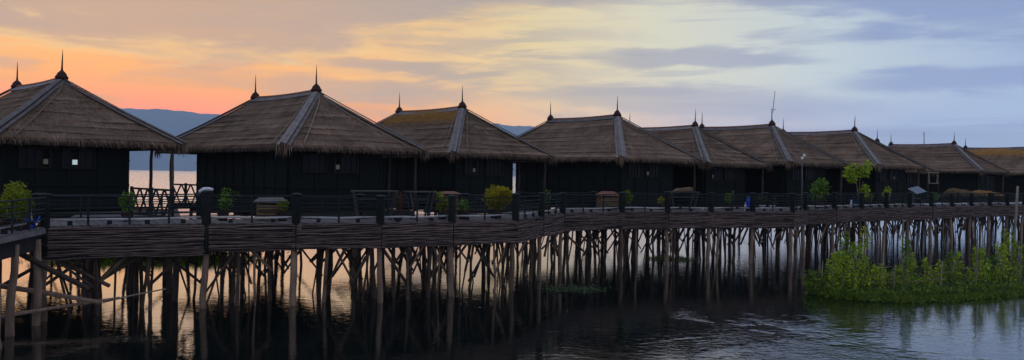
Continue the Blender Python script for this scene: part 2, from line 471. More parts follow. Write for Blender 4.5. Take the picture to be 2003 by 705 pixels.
def straw_mesh(var):
    def mk():
        rng = np.random.default_rng(var + 50)
        vs, fs = [], []
        def blade(p, d, side, wid, ln, curl):
            o = len(vs)
            vs.extend([p - side * wid, p + side * wid, p + d * ln * 0.6 + side * wid * 0.7, p + d * ln * 0.6 - side * wid * 0.7, p + d * ln + curl])
            fs.extend([(o, o + 1, o + 2, o + 3), (o + 3, o + 2, o + 4)])
        for si, s in enumerate(SLOPES):
            nn = slope_n(s)
            a, b, ta, tb = s
            down = (((a + b) / 2) - ((ta + tb) / 2)).normalized()
            side0 = (b - a).normalized()
            nsc = 7000 if si in (1, 2) else 4200
            for _ in range(nsc):                              # loose straw on the face
                t = rng.uniform(0.0, 1) ** 1.25
                u = rng.uniform(0, 1)
                p = slope_pt(s, u, t) + nn * rng.uniform(0.03, 0.075)
                sk = rng.normal(0, 0.12)
                d = (down + side0 * sk + nn * rng.uniform(-0.03, 0.05)).normalized()
                sd_ = d.cross(nn).normalized()
                blade(p, d, sd_, rng.uniform(0.005, 0.014), rng.uniform(0.15, 0.42), Vector((0, 0, 0)))
            L = (b - a).length
            for _ in range(int(L * 130)):                      # eave fringe
                u = rng.uniform(-0.004, 1.004)
                t = rng.uniform(-0.005, 0.05)
                p = slope_pt(s, u, max(t, 0)) + nn * rng.uniform(-0.06, 0.08)
                d = (down * 0.8 + Vector((0, 0, -1)) * rng.uniform(0.1, 1.3) + side0 * rng.normal(0, 0.22)).normalized()
                sd_ = side0
                blade(p, d, sd_, rng.uniform(0.006, 0.018), rng.uniform(0.10, 0.30) * (1.35 if rng.uniform() < 0.12 else 1), Vector((0, 0, -0.05)))
        for c in CN.values():                                  # drooping tufts under the hip ends
            for _ in range(60):
                p = c + Vector((rng.normal(0, 0.10), rng.normal(0, 0.10), 0.05))
                d = Vector((rng.normal(0, 0.12), rng.normal(0, 0.12), -1)).normalized()
                blade(p, d, Vector((rng.normal(), rng.normal(), 0)).normalized(), 0.018, rng.uniform(0.3, 0.65), Vector((0, 0, -0.02)))
        me = bpy.data.meshes.new('straw')
        me.from_pydata([tuple(v) for v in vs], [], fs)
        me.materials.append(M['straw'])
        return me
    return cached(('straw', var), mk)
def underlay_mesh():
    def mk():
        mb = MB()
        c = [CN['c0'], CN['c1'], CN['c2'], CN['c3'], APF, APR]
        top = [p - Vector((0, 0, 0.10)) for p in c]
        low = [p - Vector((0, 0, 0.24)) for p in c]
        for off in (top, low):
            for i in (4, 5):
                off[i] = off[i] - Vector((0, 0, 0.05))
        fs = [(0, 1, 4), (1, 2, 5, 4), (2, 3, 5), (3, 0, 4, 5)]
        mb.add(top + low, fs + [tuple(i + 6 for i in f)[::-1] for f in fs] + [(0, 6, 7, 1), (1, 7, 8, 2), (2, 8, 9, 3), (3, 9, 6, 0)])
        # slopes sag, so lower the sheet slightly in its middle
        return mb.mesh('roof', M['underlay'])
    return cached('underlay', mk)
def hip_boards(key, apex, corner):
    """four weathered boards side by side running down a hip"""
    res = []
    d = (corner - apex)
    ln = d.length
    d.normalize()
    side = d.cross(Vector((0, 0, 1))).normalized()
    up = side.cross(d).normalized()
    if up.z < 0:
        up = -up
    for i, off in enumerate((-0.20, -0.066, 0.066, 0.20)):
        def mk(i=i, off=off):
            rng = random.Random(hash(key) % 1000 + i)
            mb = MB()
            drop = -0.05 if abs(off) < 0.2 else -0.15
            a = apex + d * rng.uniform(0.0, 0.25) + side * off * 0.75 + up * (0.17 + drop)
            b_ = apex + d * (ln + rng.uniform(0.02, 0.18)) + side * off * 1.12 + up * (0.19 + drop)
            mid = a.lerp(b_, 0.5) - Vector((0, 0, 0.06))
            tilt = up + side * off * 1.6
            mb.beam(a, mid, 0.128, 0.035, tilt)
            mb.beam(mid, b_, 0.131, 0.036, tilt)
            return mb.mesh('hip_board', M['cap_board'])
        res.append(cached(('hipb', key, i), mk))
    return res
def ridge_mesh(i):
    def mk():
        mb = MB()
        pts = [(0.0, -0.15 + (R_ + 0.3) * k / 8, AZ + 0.10 - 0.07 * math.sin(PI * k / 8)) for k in range(9)]
        if i == 0:
            mb.tube(pts, 0.10, 8)
            return mb.mesh('ridge_pole', M['red_wood'])
        s = -1 if i == 1 else 1
        for k in range(8):
            mb.beam(Vector(pts[k]) + Vector((s * 0.20, 0, -0.11)), Vector(pts[k + 1]) + Vector((s * 0.20, 0, -0.11)), 0.30, 0.04, (s * 0.6, 0, 0.8))
        return mb.mesh('ridge_board', M['cap_board'])
    return cached(('ridge', i), mk)
def finial_meshes():
    def mk():
        a = MB().lathe([(0.23, -0.08), (0.26, 0.0), (0.26, 0.04), (0.21, 0.08), (0.195, 0.14), (0.16, 0.20), (0.10, 0.26), (0.045, 0.31), (0.05, 0.34), (0.03, 0.40)], n=12)
        b_ = MB().lathe([(0.034, 0.34), (0.04, 0.42), (0.03, 0.52), (0.034, 0.56), (0.024, 0.8), (0.016, 1.0), (0.006, 1.2)], n=8)
        return a.mesh('finial', M['finial'], True), b_.mesh('spike', M['finial'], True)
    return cached('finial', mk)
def pile_mesh(k, long=True, thick=0.12, mt='pile'):
    def mk():
        rng = random.Random(k * 13 + int(thick * 100))
        H = 3.6
        pts, rad = [], []
        for i in range(6):
            t = i / 5
            pts.append((rng.uniform(-0.035, 0.035) + (0.06 * math.sin(t * 3 + k)) * (1 - t), rng.uniform(-0.035, 0.035), -H * (1 - t)))
            rad.append(thick * (1.12 - 0.25 * t) * rng.uniform(0.93, 1.07))
        return MB().tube(pts, rad, 8).mesh('pile', M[mt], True)
    return cached(('pile', k, round(thick, 3), mt), mk)
def add_pile(parent, x, y, ztop, thick=None, mt='pile', lean=0.03):
    k = random.randrange(7)
    th = thick or random.choice((0.07, 0.085, 0.10, 0.12))
    return link('pile', pile_mesh(k, thick=th, mt=mt), parent, (x, y, ztop), (U(-lean, lean), U(-lean, lean), U(0, 6.28)))
def add_brace(parent, a, b_, r=0.06, mt='dark_pile'):
    a, b_ = Vector(a), Vector(b_)
    m_ = a.lerp(b_, 0.5) + Vector((U(-0.05, 0.05), U(-0.05, 0.05), U(-0.06, 0.06)))
    return MB().tube([a, m_, b_], [r * 1.05, r, r * 0.9], 6).build('brace', M[mt], parent, True)

def cottage(loc, th, label, s=1.0, av=2.0, gold=0, var=0, rows=True, lit=(), post_gap=2.1):
    c = empty('cottage', (loc[0], loc[1], DECK), th, s)
    tag(c, label, 'cottage', 'thatched stilt cottages in a row behind the boardwalk')
    roof = link('roof', underlay_mesh(), c)
    for si in range(4):
        for ci in range(NC):
            mt = M['thatch']
            if gold and si == 1 and ci >= NC - gold:
                mt = M['new_straw']
            link('thatch_course', course_mesh(si, ci, var % 2, mt), roof)
    link('straw', straw_mesh(var % 3), roof, kind='stuff')
    if gold:
        def mk_gold():
            rng = np.random.default_rng(77)
            s_ = SLOPES[1]
            nn = slope_n(s_)
            down = (((s_[0] + s_[1]) / 2) - ((s_[2] + s_[3]) / 2)).normalized()
            sd0 = (s_[1] - s_[0]).normalized()
            mb = MB()
            for _ in range(4200):
                t = 1 - abs(rng.normal(0, 0.13))
                if t < 0.6:
                    continue
                p = slope_pt(s_, rng.uniform(0.01, 0.99), min(t, 0.985)) + nn * rng.uniform(0.06, 0.10)
                d = (down + sd0 * rng.normal(0, 0.14)).normalized()
                wd_, ln_ = rng.uniform(0.008, 0.018), rng.uniform(0.15, 0.4)
                mb.add([p - sd0 * wd_, p + sd0 * wd_, p + d * ln_], [(0, 1, 2)])
            return mb.mesh('golden_straw', M['new_straw'])
        link('golden_straw', cached('goldstraw', mk_gold), roof, kind='stuff')
    for key, ap, cn in (('c0', APF, CN['c0']), ('c1', APF, CN['c1']), ('c2', APR, CN['c2']), ('c3', APR, CN['c3'])):
        for me in hip_boards(key, ap, cn):
            link('hip_board', me, roof)
    for key, ap, cn in (('c0', APF, CN['c0']), ('c1', APF, CN['c1'])):
        for sgn in (-1, 1):
            def mk(ap=ap, cn=cn, sgn=sgn):
                si = {('c0', -1): 1, ('c0', 1): 0, ('c1', -1): 0, ('c1', 1): 2}[(key, sgn)]
                s_ = SLOPES[si]
                nn = slope_n(s_)
                u0 = {('c0', -1): 1, ('c0', 1): 0, ('c1', -1): 1, ('c1', 1): 0}[(key, sgn)]
                Lb = (s_[1] - s_[0]).length
                pts = []
                for k in range(7):
                    t = k / 6 * 0.96
                    wdt = max(Lb * (1 - t) + (s_[3] - s_[2]).length * t, 0.3)
                    off = (0.30 + 0.55 * (1 - t)) / wdt
                    uu = min(off, 0.5) if u0 == 0 else 1 - min(off, 0.5)
                    pts.append(slope_pt(s_, uu, t) + nn * 0.12)
                return MB().tube(pts, 0.022, 5).mesh('tie_pole', M['bamboo'])
            if (var + (key == 'c1')) % 2 == 0 or key == 'c0':
                link('tie_pole', cached(('hippole', key, sgn), mk), roof)
    link('ridge_pole', ridge_mesh(0), roof)
    link('ridge_board', ridge_mesh(1), roof)
    link('ridge_board', ridge_mesh(2), roof)
    # light bamboo poles tied over the straw
    rng = random.Random(var * 31 + 5)
    for _ in range(7):
        si = rng.choice((0, 1, 1))
        s_ = SLOPES[si]
        nn = slope_n(s_)
        t = rng.uniform(0.12, 0.75)
        u0 = rng.uniform(0.08, 0.6)
        u1 = min(u0 + rng.uniform(0.15, 0.4), 0.97)
        dt = rng.uniform(-0.05, 0.05)
        pts = [slope_pt(s_, u0 + (u1 - u0) * k / 4, t + dt * k / 4 + rng.uniform(-0.006, 0.006)) + nn * 0.13 for k in range(5)]
        MB().tube(pts, 0.016, 5).build('tie_pole', M['bamboo'] if rng.random() < 0.45 else M['cap_board'], roof)
    fb, fs_ = finial_meshes()
    for y in (0.0, R_):
        f = link('finial', fb, c, (0, y, AZ + 0.12), (U(-0.03, 0.03), U(-0.03, 0.03), U(0, 3)))
        link('spike', fs_, f)
    # room
    x0, x1, y0, y1, zt = -3.0, HW - av, -D_ + 0.6, 6.0, 3.12
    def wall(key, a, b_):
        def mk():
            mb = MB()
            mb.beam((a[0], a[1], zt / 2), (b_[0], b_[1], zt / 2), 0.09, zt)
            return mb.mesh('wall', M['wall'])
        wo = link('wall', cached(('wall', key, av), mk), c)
        A, B = Vector((*a, 0)), Vector((*b_, 0))
        L = (B - A).length
        d = (B - A) / L
        out = Vector((d.y, -d.x, 0))
        nb = max(2, int(L / 0.95))
        for k in range(nb + 1):
            p = A + d * (0.06 + (L - 0.12) * k / nb) + out * 0.065
            me = cached('vbat', lambda: MB().box((0, 0, 1.55), (0.07, 0.05, 3.08)).mesh('batten', M['batten']))
            link('batten', me, wo, p, (0, 0, math.atan2(d.y, d.x)))
        for z in (0.12, 1.05, 2.05):
            mb = MB().beam(A + out * 0.075 + Vector((0, 0, z)), B + out * 0.075 + Vector((0, 0, z)), 0.045, 0.075)
            mb.build('cross_batten', M['batten'], wo)
        return wo
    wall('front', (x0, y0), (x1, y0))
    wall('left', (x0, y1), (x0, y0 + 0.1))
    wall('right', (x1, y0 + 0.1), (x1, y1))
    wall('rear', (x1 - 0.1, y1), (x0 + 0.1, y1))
    # windows under the eave of the front wall
    nw = 0
    for wx, ww in ((-1.9, 1.0), (-0.35, 1.1)):
        wn = MB()
        for zz, hh in ((1.72, 0.07), (2.48, 0.07)):
            wn.box((wx, y0 - 0.10, zz), (ww + 0.14, 0.09, hh))
        for xx in (wx - ww / 2 - 0.03, wx + ww / 2 + 0.03):
            wn.box((xx, y0 - 0.10, 2.1), (0.07, 0.09, 0.70))
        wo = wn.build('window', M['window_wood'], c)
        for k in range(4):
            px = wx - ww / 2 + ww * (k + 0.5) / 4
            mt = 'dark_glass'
            for (li, lk, lm) in lit:  # panes given the added sky-like glow
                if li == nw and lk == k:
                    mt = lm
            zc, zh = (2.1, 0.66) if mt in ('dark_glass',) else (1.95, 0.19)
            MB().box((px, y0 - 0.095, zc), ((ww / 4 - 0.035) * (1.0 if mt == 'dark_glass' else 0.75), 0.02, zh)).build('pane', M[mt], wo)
            if k:
                MB().box((wx - ww / 2 + ww * k / 4, y0 - 0.10, 2.1), (0.03, 0.07, 0.68)).build('glazing_bar', M['window_wood'], wo)
        nw += 1
    # veranda posts along the open right side and the back
    pz = lambda x, y: min(EZ + (HW - abs(x)) * (AZ - EZ) / HW, EZ + (y + D_) * (AZ - EZ) / D_, EZ + (R_ + D_ - y) * (AZ - EZ) / D_) - 0.28
    for (x, y) in [(HW - 0.3, -D_ + 0.3 + post_gap * k) for k in (0, 1, 4, 5)] + [(-3.0, R_ + D_ - 0.4), (0, R_ + D_ - 0.4)]:
        zt2 = pz(x, y)
        pts = [(U(-0.03, 0.03), U(-0.03, 0.03), zt2 * k / 4) for k in range(5)]
        MB().tube(pts, [0.075, 0.072, 0.07, 0.066, 0.06], 7).build('veranda_post', M['dark_pile'], c, True, loc=(x, y, 0))
    # floor on joists
    fl = cached('floor', lambda: MB().box((0.12, (R_) / 2, -0.07), (W - 0.9, R_ + 2 * D_ - 0.7, 0.14)).mesh('floor', M['joist']))
    link('floor', fl, c)
    jm = cached('joist', lambda: MB().box((0.12, 0, -0.24), (W - 0.7, 0.14, 0.18)).mesh('joist', M['joist']))
    ys = [-D_ + 0.5 + k * 2.45 for k in range(6)]
    for y in ys:
        link('joist', jm, c, (0, y, 0))
    # piles and braces
    xs = [-3.0, -1.45, 0.1, 1.7, 3.2]
    have = set()
    for yi, y in enumerate(ys):
        for xi, x in enumerate(xs):
            if rows and random.random() < 0.5:
                have.add((xi, yi))
                add_pile(c, x + U(-0.2, 0.2), y + U(-0.15, 0.15), -0.3, random.choice((0.06, 0.075, 0.09, 0.11)), 'dark_pile', 0.07)
    for (xi, yi) in sorted(have):
        for dx_, dy_ in ((1, 0), (0, 1)):
            if (xi + dx_, yi + dy_) in have and random.random() < (0.85 if dx_ else 0.45):
                p0, p1 = (xs[xi], ys[yi]), (xs[xi + dx_], ys[yi + dy_])
                if random.random() < 0.5:
                    p0, p1 = p1, p0
                add_brace(c, (*p0, U(-0.8, -0.35)), (*p1, U(-2.4, -1.5)), U(0.045, 0.075))
    return c

cottage((-19.14, 34.34), 0.817, 'nearest thatched cottage at the left, cut by the picture edge, with a pane glowing like sky', var=0, lit=((1, 1, 'sky_glow_pane'), (0, 3, 'sky_glow_pane_dim')))
cottage((-9.22, 37.94), 0.77, 'large thatched cottage behind the post with the white cap, second from the left', var=1, lit=((1, 0, 'sky_glow_pane_dim'),))
cottage((-2.87, 45.8), 0.757, 'thatched cottage with a golden straw band under its ridge, behind the round golden bush', av=2.55, gold=2, var=2, lit=((0, 2, 'sky_glow_pane_dim'),))
cottage((6.44, 50.05), 0.696, 'thatched cottage with a wide pale hip board, behind the red-topped wooden box', var=3, lit=((1, 0, 'sky_glow_pane_dim'),))
cottage((12.25, 54.5), 0.71, 'lower thatched cottage squeezed between two larger ones, behind the blue barrel', s=0.95, var=4, lit=((0, 0, 'sky_glow_pane_dim'),))
c6 = cottage((18.7, 58.5), 0.68, 'thatched cottage with a tall thin aerial on its front finial', s=1.026, var=5)
cottage((26.85, 63.7), 0.696, 'thatched cottage behind the small tree on the boardwalk', s=1.026, var=6, lit=((1, 2, 'sky_glow_pane_dim'),))
cottage((33.5, 74.5), 0.72, 'thatched cottage almost hidden, only its roof tip showing behind its neighbour', s=0.97, var=7, rows=False)
cottage((43.4, 79.7), 0.737, 'far thatched cottage behind the orange tarpaulins', var=8)
cottage((54.0, 84.9), 0.72, 'farthest thatched cottage with golden straw along its ridge, at the right picture edge', gold=2, var=9)

# ------------------------------------------------------------------ boardwalk sections
WID = 2.4
def offset_line(pts, w_):
    """inner edge, offset to the side away from the water in front"""
    out = []
    for i, p in enumerate(pts):
        p = Vector(p)
        ds = []
        if i:
            ds.append((p - Vector(pts[i - 1])).normalized())
        if i < len(pts) - 1:
            ds.append((Vector(pts[i + 1]) - p).normalized())
        d = sum(ds, Vector((0, 0))).normalized()
        nn = Vector((-d.y, d.x))
        k = w_ / max(0.5, nn.dot(Vector((-ds[0].y, ds[0].x))))
        out.append(p + nn * k)
    return out
CHAIN = [(-13.7, 23.8), (-9.93, 26.4), (-4.55, 28.15), (0.17, 31.6), (2.4, 38.0), (5.55, 40.7), (15.4, 44.4), (17.2, 47.5), (27.5, 56.0), (41.7, 66.0), (54.0, 74.0)]
INNER = offset_line(CHAIN, WID)
SECT = [  # start, end index, label bits
    (0, 1, 'left of the white-capped post'),
    (1, 3, 'between white-capped post and golden bush'),
    (3, 4, 'slanting back beside the golden bush'),
    (4, 6, 'carrying the blue barrel'),
    (6, 7, 'slanting back by the lamp post'),
    (7, 10, 'behind the floating garden')]

def rail_line(r, P, Q, front, big0=True, big1=False, mids=2):
    """rails and thin balusters between two big posts"""
    P, Q = Vector((*P, DECK)), Vector((*Q, DECK))
    d = (Q - P)
    L = d.length
    for z in (0.24, 0.39, 0.54, 0.69, 0.86):
        j0, j1 = U(-0.025, 0.025), U(-0.025, 0.025)
        MB().tube([P + Vector((0, 0, z + j0)), P.lerp(Q, 0.5) + Vector((0, 0, z + (j0 + j1) / 2 - 0.012)), Q + Vector((0, 0, z + j1))], 0.026 if z > 0.8 else 0.019, 6).build('rail', M['rail'], r)
    n_ = max(1, int(round(L / 1.25)) - 1)
    for k in range(n_):
        p = P.lerp(Q, (k + 1) / (n_ + 1))
        MB().box((0, 0, 0.44), (0.05, 0.05, 0.88), 0).build('baluster', M['rail'], r, loc=p, rot=(U(-0.02, 0.02), U(-0.02, 0.02), U(0, 1)))
def big_post(r, p, h=0.98, low=False, rad=0.145):
    me = cached(('bigpost', rad), lambda: MB().lathe([(rad * 1.03, -0.95), (rad, 0.0), (rad * 0.97, 0.5), (rad, 0.93)], n=12).mesh('post', M['post'], True))
    if not low:
        me = cached(('bigpost_s', rad), lambda: MB().lathe([(rad * 1.03, -0.06), (rad, 0.0), (rad * 0.97, 0.5), (rad, 0.93)], n=12).mesh('post', M['post'], True))
    o = link('post', me, r, (p[0], p[1], DECK), (U(-0.015, 0.015), U(-0.015, 0.015), U(0, 3)), (1, 1, h / 0.98))
    cm = cached('postcap', lambda: MB().lathe([(0.15, 0.92), (0.185, 0.935), (0.18, 0.965), (0.11, 1.0), (0.02, 1.012)], n=12).mesh('cap', M['rail'], True))
    link('cap', cm, o)
    return o

def skirt(parent, P, Q, h=0.92):
    P, Q = Vector((*P, DECK)), Vector((*Q, DECK))
    d = (Q - P)
    L = d.length
    d.normalize()
    out = Vector((d.y, -d.x, 0))
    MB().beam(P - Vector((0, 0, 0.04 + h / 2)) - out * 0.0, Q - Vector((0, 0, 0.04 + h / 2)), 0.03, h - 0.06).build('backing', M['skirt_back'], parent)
    z = 0.05
    i = 0
    while z < h:
        hh = U(0.032, 0.062)
        nseg = max(4, int(L / 0.45))
        mb = MB()
        ph = U(0, 6)
        rows = []
        e0, e1, tl = U(-0.02, 0.22) / L, U(-0.02, 0.22) / L, U(-0.02, 0.02)
        if random.random() < 0.14:
            if random.random() < 0.5:
                e0 = -U(0.1, 0.5)
            else:
                e1 = -U(0.1, 0.5)
        for k in range(nseg + 1):
            t = -e0 + (1 + e0 + e1) * k / nseg
            p = P.lerp(Q, 0) + (Q - P) * t
            zz = tl * (t - 0.5) - z + 0.020 * math.sin(t * L * 1.3 + ph) + U(-0.016, 0.016)
            o_ = 0.035 + 0.02 * math.sin(t * L * 4.2 + ph + i * PI) + U(0, 0.012)
            hk = hh * U(0.55, 1.15)
            rows.append((p + out * (o_ - 0.008) + Vector((0, 0, zz)), p + out * (o_ + 0.016) + Vector((0, 0, zz - hk * 0.5)), p + out * (o_ - 0.012) + Vector((0, 0, zz - hk))))
        for r_ in rows:
            mb.v += [tuple(q) for q in r_]
        for k in range(nseg):
            for j in range(2):
                a = k * 3 + j
                mb.f.append((a, a + 1, a + 4, a + 3))
        mb.build('slat', M['slat'], parent)
        z += hh * U(0.92, 1.12)
        i += 1

def inner_at(i, t):
    return INNER[i].lerp(INNER[i + 1], t)
for (i0, i1, where) in SECT:
    bw = empty('boardwalk', (0, 0, 0))
    tag(bw, 'weathered plank boardwalk on wooden piles ' + where, kind='structure')
    ro = empty('railing', (0, 0, 0))
    tag(ro, 'dark water-side rail fence of the boardwalk ' + where, 'railing', 'boardwalk railings')
    ri = empty('railing', (0, 0, 0))
    tag(ri, 'dark cottage-side rail fence of the boardwalk ' + where, 'railing', 'boardwalk railings')
    sk = empty('bamboo_skirt', (0, 0, 0))
    tag(sk, 'bamboo slat skirt hanging below the boardwalk ' + where, 'screen', 'bamboo skirts')
    for i in range(i0, i1):
        A, B = Vector(CHAIN[i]), Vector(CHAIN[i + 1])
        Ai, Bi = INNER[i], INNER[i + 1]
        L = (B - A).length
        npl = int(L / 0.24)
        for k in range(npl):
            t0, t1 = k / npl + 0.012 / L, (k + 1) / npl - 0.012 / L
            zt = DECK + U(-0.008, 0.008)
            q = [A.lerp(B, t0), A.lerp(B, t1), Ai.lerp(Bi, t1), Ai.lerp(Bi, t0)]
            e = U(-0.03, 0.05)
            d0 = (q[0] - q[3]).normalized() * e
            q[0], q[1] = q[0] + d0, q[1] + d0
            MB().add([(p.x, p.y, zt) for p in q] + [(p.x, p.y, zt - 0.045) for p in q], [(0, 1, 2, 3), (7, 6, 5, 4), (0, 4, 5, 1), (1, 5, 6, 2), (2, 6, 7, 3), (3, 7, 4, 0)]).build('plank', M['deck'], bw)
        out = Vector(((B - A).y, -(B - A).x)).normalized()
        for t in (0.06, 0.5, 0.94):
            MB().beam((*(A.lerp(Ai, t)), DECK - 0.16), (*(B.lerp(Bi, t)), DECK - 0.16), 0.12, 0.2).build('bearer', M['joist'], bw)
        # kerb pole on stubs along the water side
        nk = max(1, int(round(L / 3.1)))
        for k in range(nk):
            a, b_ = A.lerp(B, k / nk + 0.03 / nk), A.lerp(B, (k + 1) / nk - 0.03 / nk)
            ins = -out * 0.16
            pts = [Vector((*(a.lerp(b_, q / 6) + ins), DECK + 0.165 + 0.018 * math.sin(q * 1.3 + k) + U(-0.006, 0.006))) for q in range(7)]
            MB().tube(pts, [0.04, 0.038, 0.037, 0.036, 0.035, 0.034, 0.032], 7).build('kerb_pole', M['kerb'], bw, True)
            ns = max(2, int((b_ - a).length / 1.0))
            for q in range(ns):
                p = a.lerp(b_, (q + 0.5) / ns) + ins
                MB().box((p.x, p.y, DECK + 0.06), (0.13, 0.10, 0.13), math.atan2((B - A).y, (B - A).x)).build('kerb_stub', M['stub'], bw)
        # railings, skirt and piles in bays of about three metres
        nb = 1 if i == 0 else max(1, int(round(L / 3.0)))
        for k in range(nb):
            a, b_ = A.lerp(B, k / nb), A.lerp(B, (k + 1) / nb)
            ai, bi = Ai.lerp(Bi, k / nb), Ai.lerp(Bi, (k + 1) / nb)
            rail_line(ro, a, b_, True)
            rail_line(ri, ai, bi, False)
            white = (i == 1 and k == 0)
            big_post(ro, a, 1.03 if white else U(0.93, 1.0), low=(i <= 1 and k == 0))
            if k % 2 == 0:
                big_post(ri, ai, U(0.88, 0.95), rad=0.10)
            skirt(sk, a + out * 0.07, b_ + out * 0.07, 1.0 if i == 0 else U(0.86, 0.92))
            # vertical binding strip on the skirt
            p = a + out * 0.13
            if i in (1, 2, 4) or k % 3 == 1:
                MB().tube([(p.x, p.y, DECK + 0.02), (p.x + U(-.02, .02), p.y, DECK - 0.5), (p.x, p.y, DECK - 0.98)], 0.02, 6).build('binding_pole', M['stub'], sk)
            # piles: outer pale pair, inner darker ones
            far = i >= 7
            op = a - out * 0.08
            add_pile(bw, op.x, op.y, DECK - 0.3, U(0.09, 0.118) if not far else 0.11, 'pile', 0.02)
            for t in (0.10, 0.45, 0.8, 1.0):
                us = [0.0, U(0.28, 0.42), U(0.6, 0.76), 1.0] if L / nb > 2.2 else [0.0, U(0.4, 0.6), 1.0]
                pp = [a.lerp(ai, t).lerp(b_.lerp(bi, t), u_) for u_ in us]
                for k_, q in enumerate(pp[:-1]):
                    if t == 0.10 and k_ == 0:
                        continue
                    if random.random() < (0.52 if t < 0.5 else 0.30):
                        add_pile(bw, q.x, q.y, DECK - 0.3, U(0.04, 0.07) if t < 0.2 else U(0.045, 0.09), random.choice(('pile', 'dark_pile')) if t < 0.2 else 'dark_pile', 0.08)
                for k_ in range(len(pp) - 1):
                    q0, q1 = pp[k_], pp[k_ + 1]
                    z0, z1 = DECK - U(0.3, 0.75), DECK - U(1.5, 2.3)
                    r0 = random.random()
                    mt_ = random.choice(('pile', 'dark_pile')) if t < 0.2 else 'dark_pile'
                    for _ in range(random.choice((0, 0, 1))):
                        w0, w1 = U(0.0, 0.6), U(0.35, 1.0)
                        if random.random() < 0.5:
                            w0, w1 = w1, w0
                        g0, g1 = q0.lerp(q1, w0), q0.lerp(q1, w1)
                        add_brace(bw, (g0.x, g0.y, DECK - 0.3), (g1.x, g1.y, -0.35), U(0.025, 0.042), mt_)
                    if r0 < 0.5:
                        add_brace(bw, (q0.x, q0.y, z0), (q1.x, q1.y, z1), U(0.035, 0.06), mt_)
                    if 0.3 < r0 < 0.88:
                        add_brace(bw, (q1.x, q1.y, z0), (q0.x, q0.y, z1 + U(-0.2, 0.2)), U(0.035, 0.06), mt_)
    if i1 == len(CHAIN) - 1:
        big_post(ro, CHAIN[-1])

# left section, turning towards the viewer
bw = empty('boardwalk', (0, 0, 0))
tag(bw, 'plank boardwalk at the left picture edge, without bamboo skirt, carrying the yellow-green bush', kind='structure')
ro = empty('railing', (0, 0, 0))
tag(ro, 'dark rail fence at the left picture edge in front of the yellow-green bush', 'railing', 'boardwalk railings')
LA, LB = Vector((-13.55, 23.55)), Vector((-12.0, 17.2))
ldir = (LB - LA).normalized()
lout = Vector((-ldir.y, ldir.x))
npl = 28
for k in range(npl):
    a, b_ = LA.lerp(LB, k / npl + 0.002), LA.lerp(LB, (k + 1) / npl - 0.002)
    zt = DECK - 0.012 + U(-0.008, 0.008)
    q = [a, b_, b_ - lout * 3.4, a - lout * 3.4]
    MB().add([(p.x, p.y, zt) for p in q] + [(p.x, p.y, zt - 0.045) for p in q], [(0, 1, 2, 3), (7, 6, 5, 4), (0, 4, 5, 1), (1, 5, 6, 2), (2, 6, 7, 3), (3, 7, 4, 0)]).build('plank', M['deck'], bw)
MB().beam((*LA, DECK - 0.13), (*LB, DECK - 0.13), 0.06, 0.14).build('fascia', M['cap_board'], bw)
MB().beam((*(LA - lout * 0.12), DECK - 0.42), (*(LB - lout * 0.12), DECK - 0.42), 0.05, 0.46).build('under_board', M['skirt_back'], bw)
for t in (0.3, 1.6, 3.0):
    MB().beam((*(LA - lout * t), DECK - 0.3), (*(LB - lout * t), DECK - 0.3), 0.16, 0.3).build('bearer', M['joist'], bw)
pts = [Vector((*(LA.lerp(LB, q / 6) - lout * 0.15), DECK + 0.16 + 0.012 * math.sin(q))) for q in range(7)]
MB().tube(pts, 0.038, 7).build('kerb_pole', M['kerb'], bw, True)
for q in range(6):
    p = LA.lerp(LB, (q + 0.5) / 6) - lout * 0.15
    MB().box((p.x, p.y, DECK + 0.05), (0.13, 0.1, 0.14)).build('kerb_stub', M['stub'], bw)
rail_line(ro, LA, LB, True)
rail_line(ro, LA - lout * 3.3, LB - lout * 3.3, True)
for k in range(4):
    for t, th, mt in ((0.12, 0.11, 'pile'), (1.2, 0.09, 'dark_pile'), (2.2, 0.1, 'dark_pile'), (3.2, 0.12, 'dark_pile')):
        p = LA.lerp(LB, (k + 0.2) / 4) - lout * (t + U(-0.2, 0.2))
        add_pile(bw, p.x, p.y, DECK - 0.35, th, mt, 0.04)
for (a, b_, r) in (((-14.1, 22.9, 2.2), (-12.2, 23.5, 1.0), 0.085), ((-14.6, 24.6, 2.2), (-12.3, 24.9, 0.9), 0.07), ((-13.0, 24.8, 0.8), (-11.2, 25.9, 2.1), 0.07), ((-15.2, 24.0, 0.9), (-13.3, 24.6, 2.2), 0.06)):
    add_brace(bw, a, b_, r, 'dark_pile')

def pole_thing(name, a, b_, r, mt, label, cat, mid=None):
    a, b_ = Vector(a), Vector(b_)
    m_ = a.lerp(b_, 0.5) + Vector(mid or (0, 0, 0.02))
    o = MB().tube([a, a.lerp(m_, 0.5), m_, m_.lerp(b_, 0.5), b_], [r * 1.1, r * 1.05, r, r * 0.92, r * 0.85], 7).build(name, M[mt], None, True)
    return tag(o, label, cat)
pole_thing('bamboo_pole', (-14.6, 21.9, 0.30), (-11.75, 24.4, 0.62), 0.05, 'pile', 'long bamboo pole lying low across the piles at the lower left', 'pole')
pole_thing('timber_pole', (-15.0, 23.2, 1.15), (-11.9, 23.6, 0.60), 0.075, 'pile', 'thick timber sloping down between the piles at the lower left', 'pole')
pole_thing('bamboo_pole', (-12.2, 24.3, 0.50), (-10.7, 25.2, 0.80), 0.025, 'bamboo', 'thin bamboo stick poking out over the bright water at the lower left', 'pole')
pole_thing('mooring_pole', (39.2, 63.2, -0.6), (39.5, 63.3, 4.3), 0.10, 'bamboo', 'tall pale pole standing in the water at the right picture edge', 'pole')
pole_thing('mast', (48.4, 95.0, -0.5), (48.2, 95.0, 10.4), 0.05, 'steel', 'thin mast rising behind the far cottage roof', 'mast')
an = pole_thing('aerial', (18.72, 58.45, DECK + 6.5), (18.86, 58.45, DECK + 8.1), 0.022, 'steel', 'tall thin aerial on the front finial of a cottage', 'aerial')
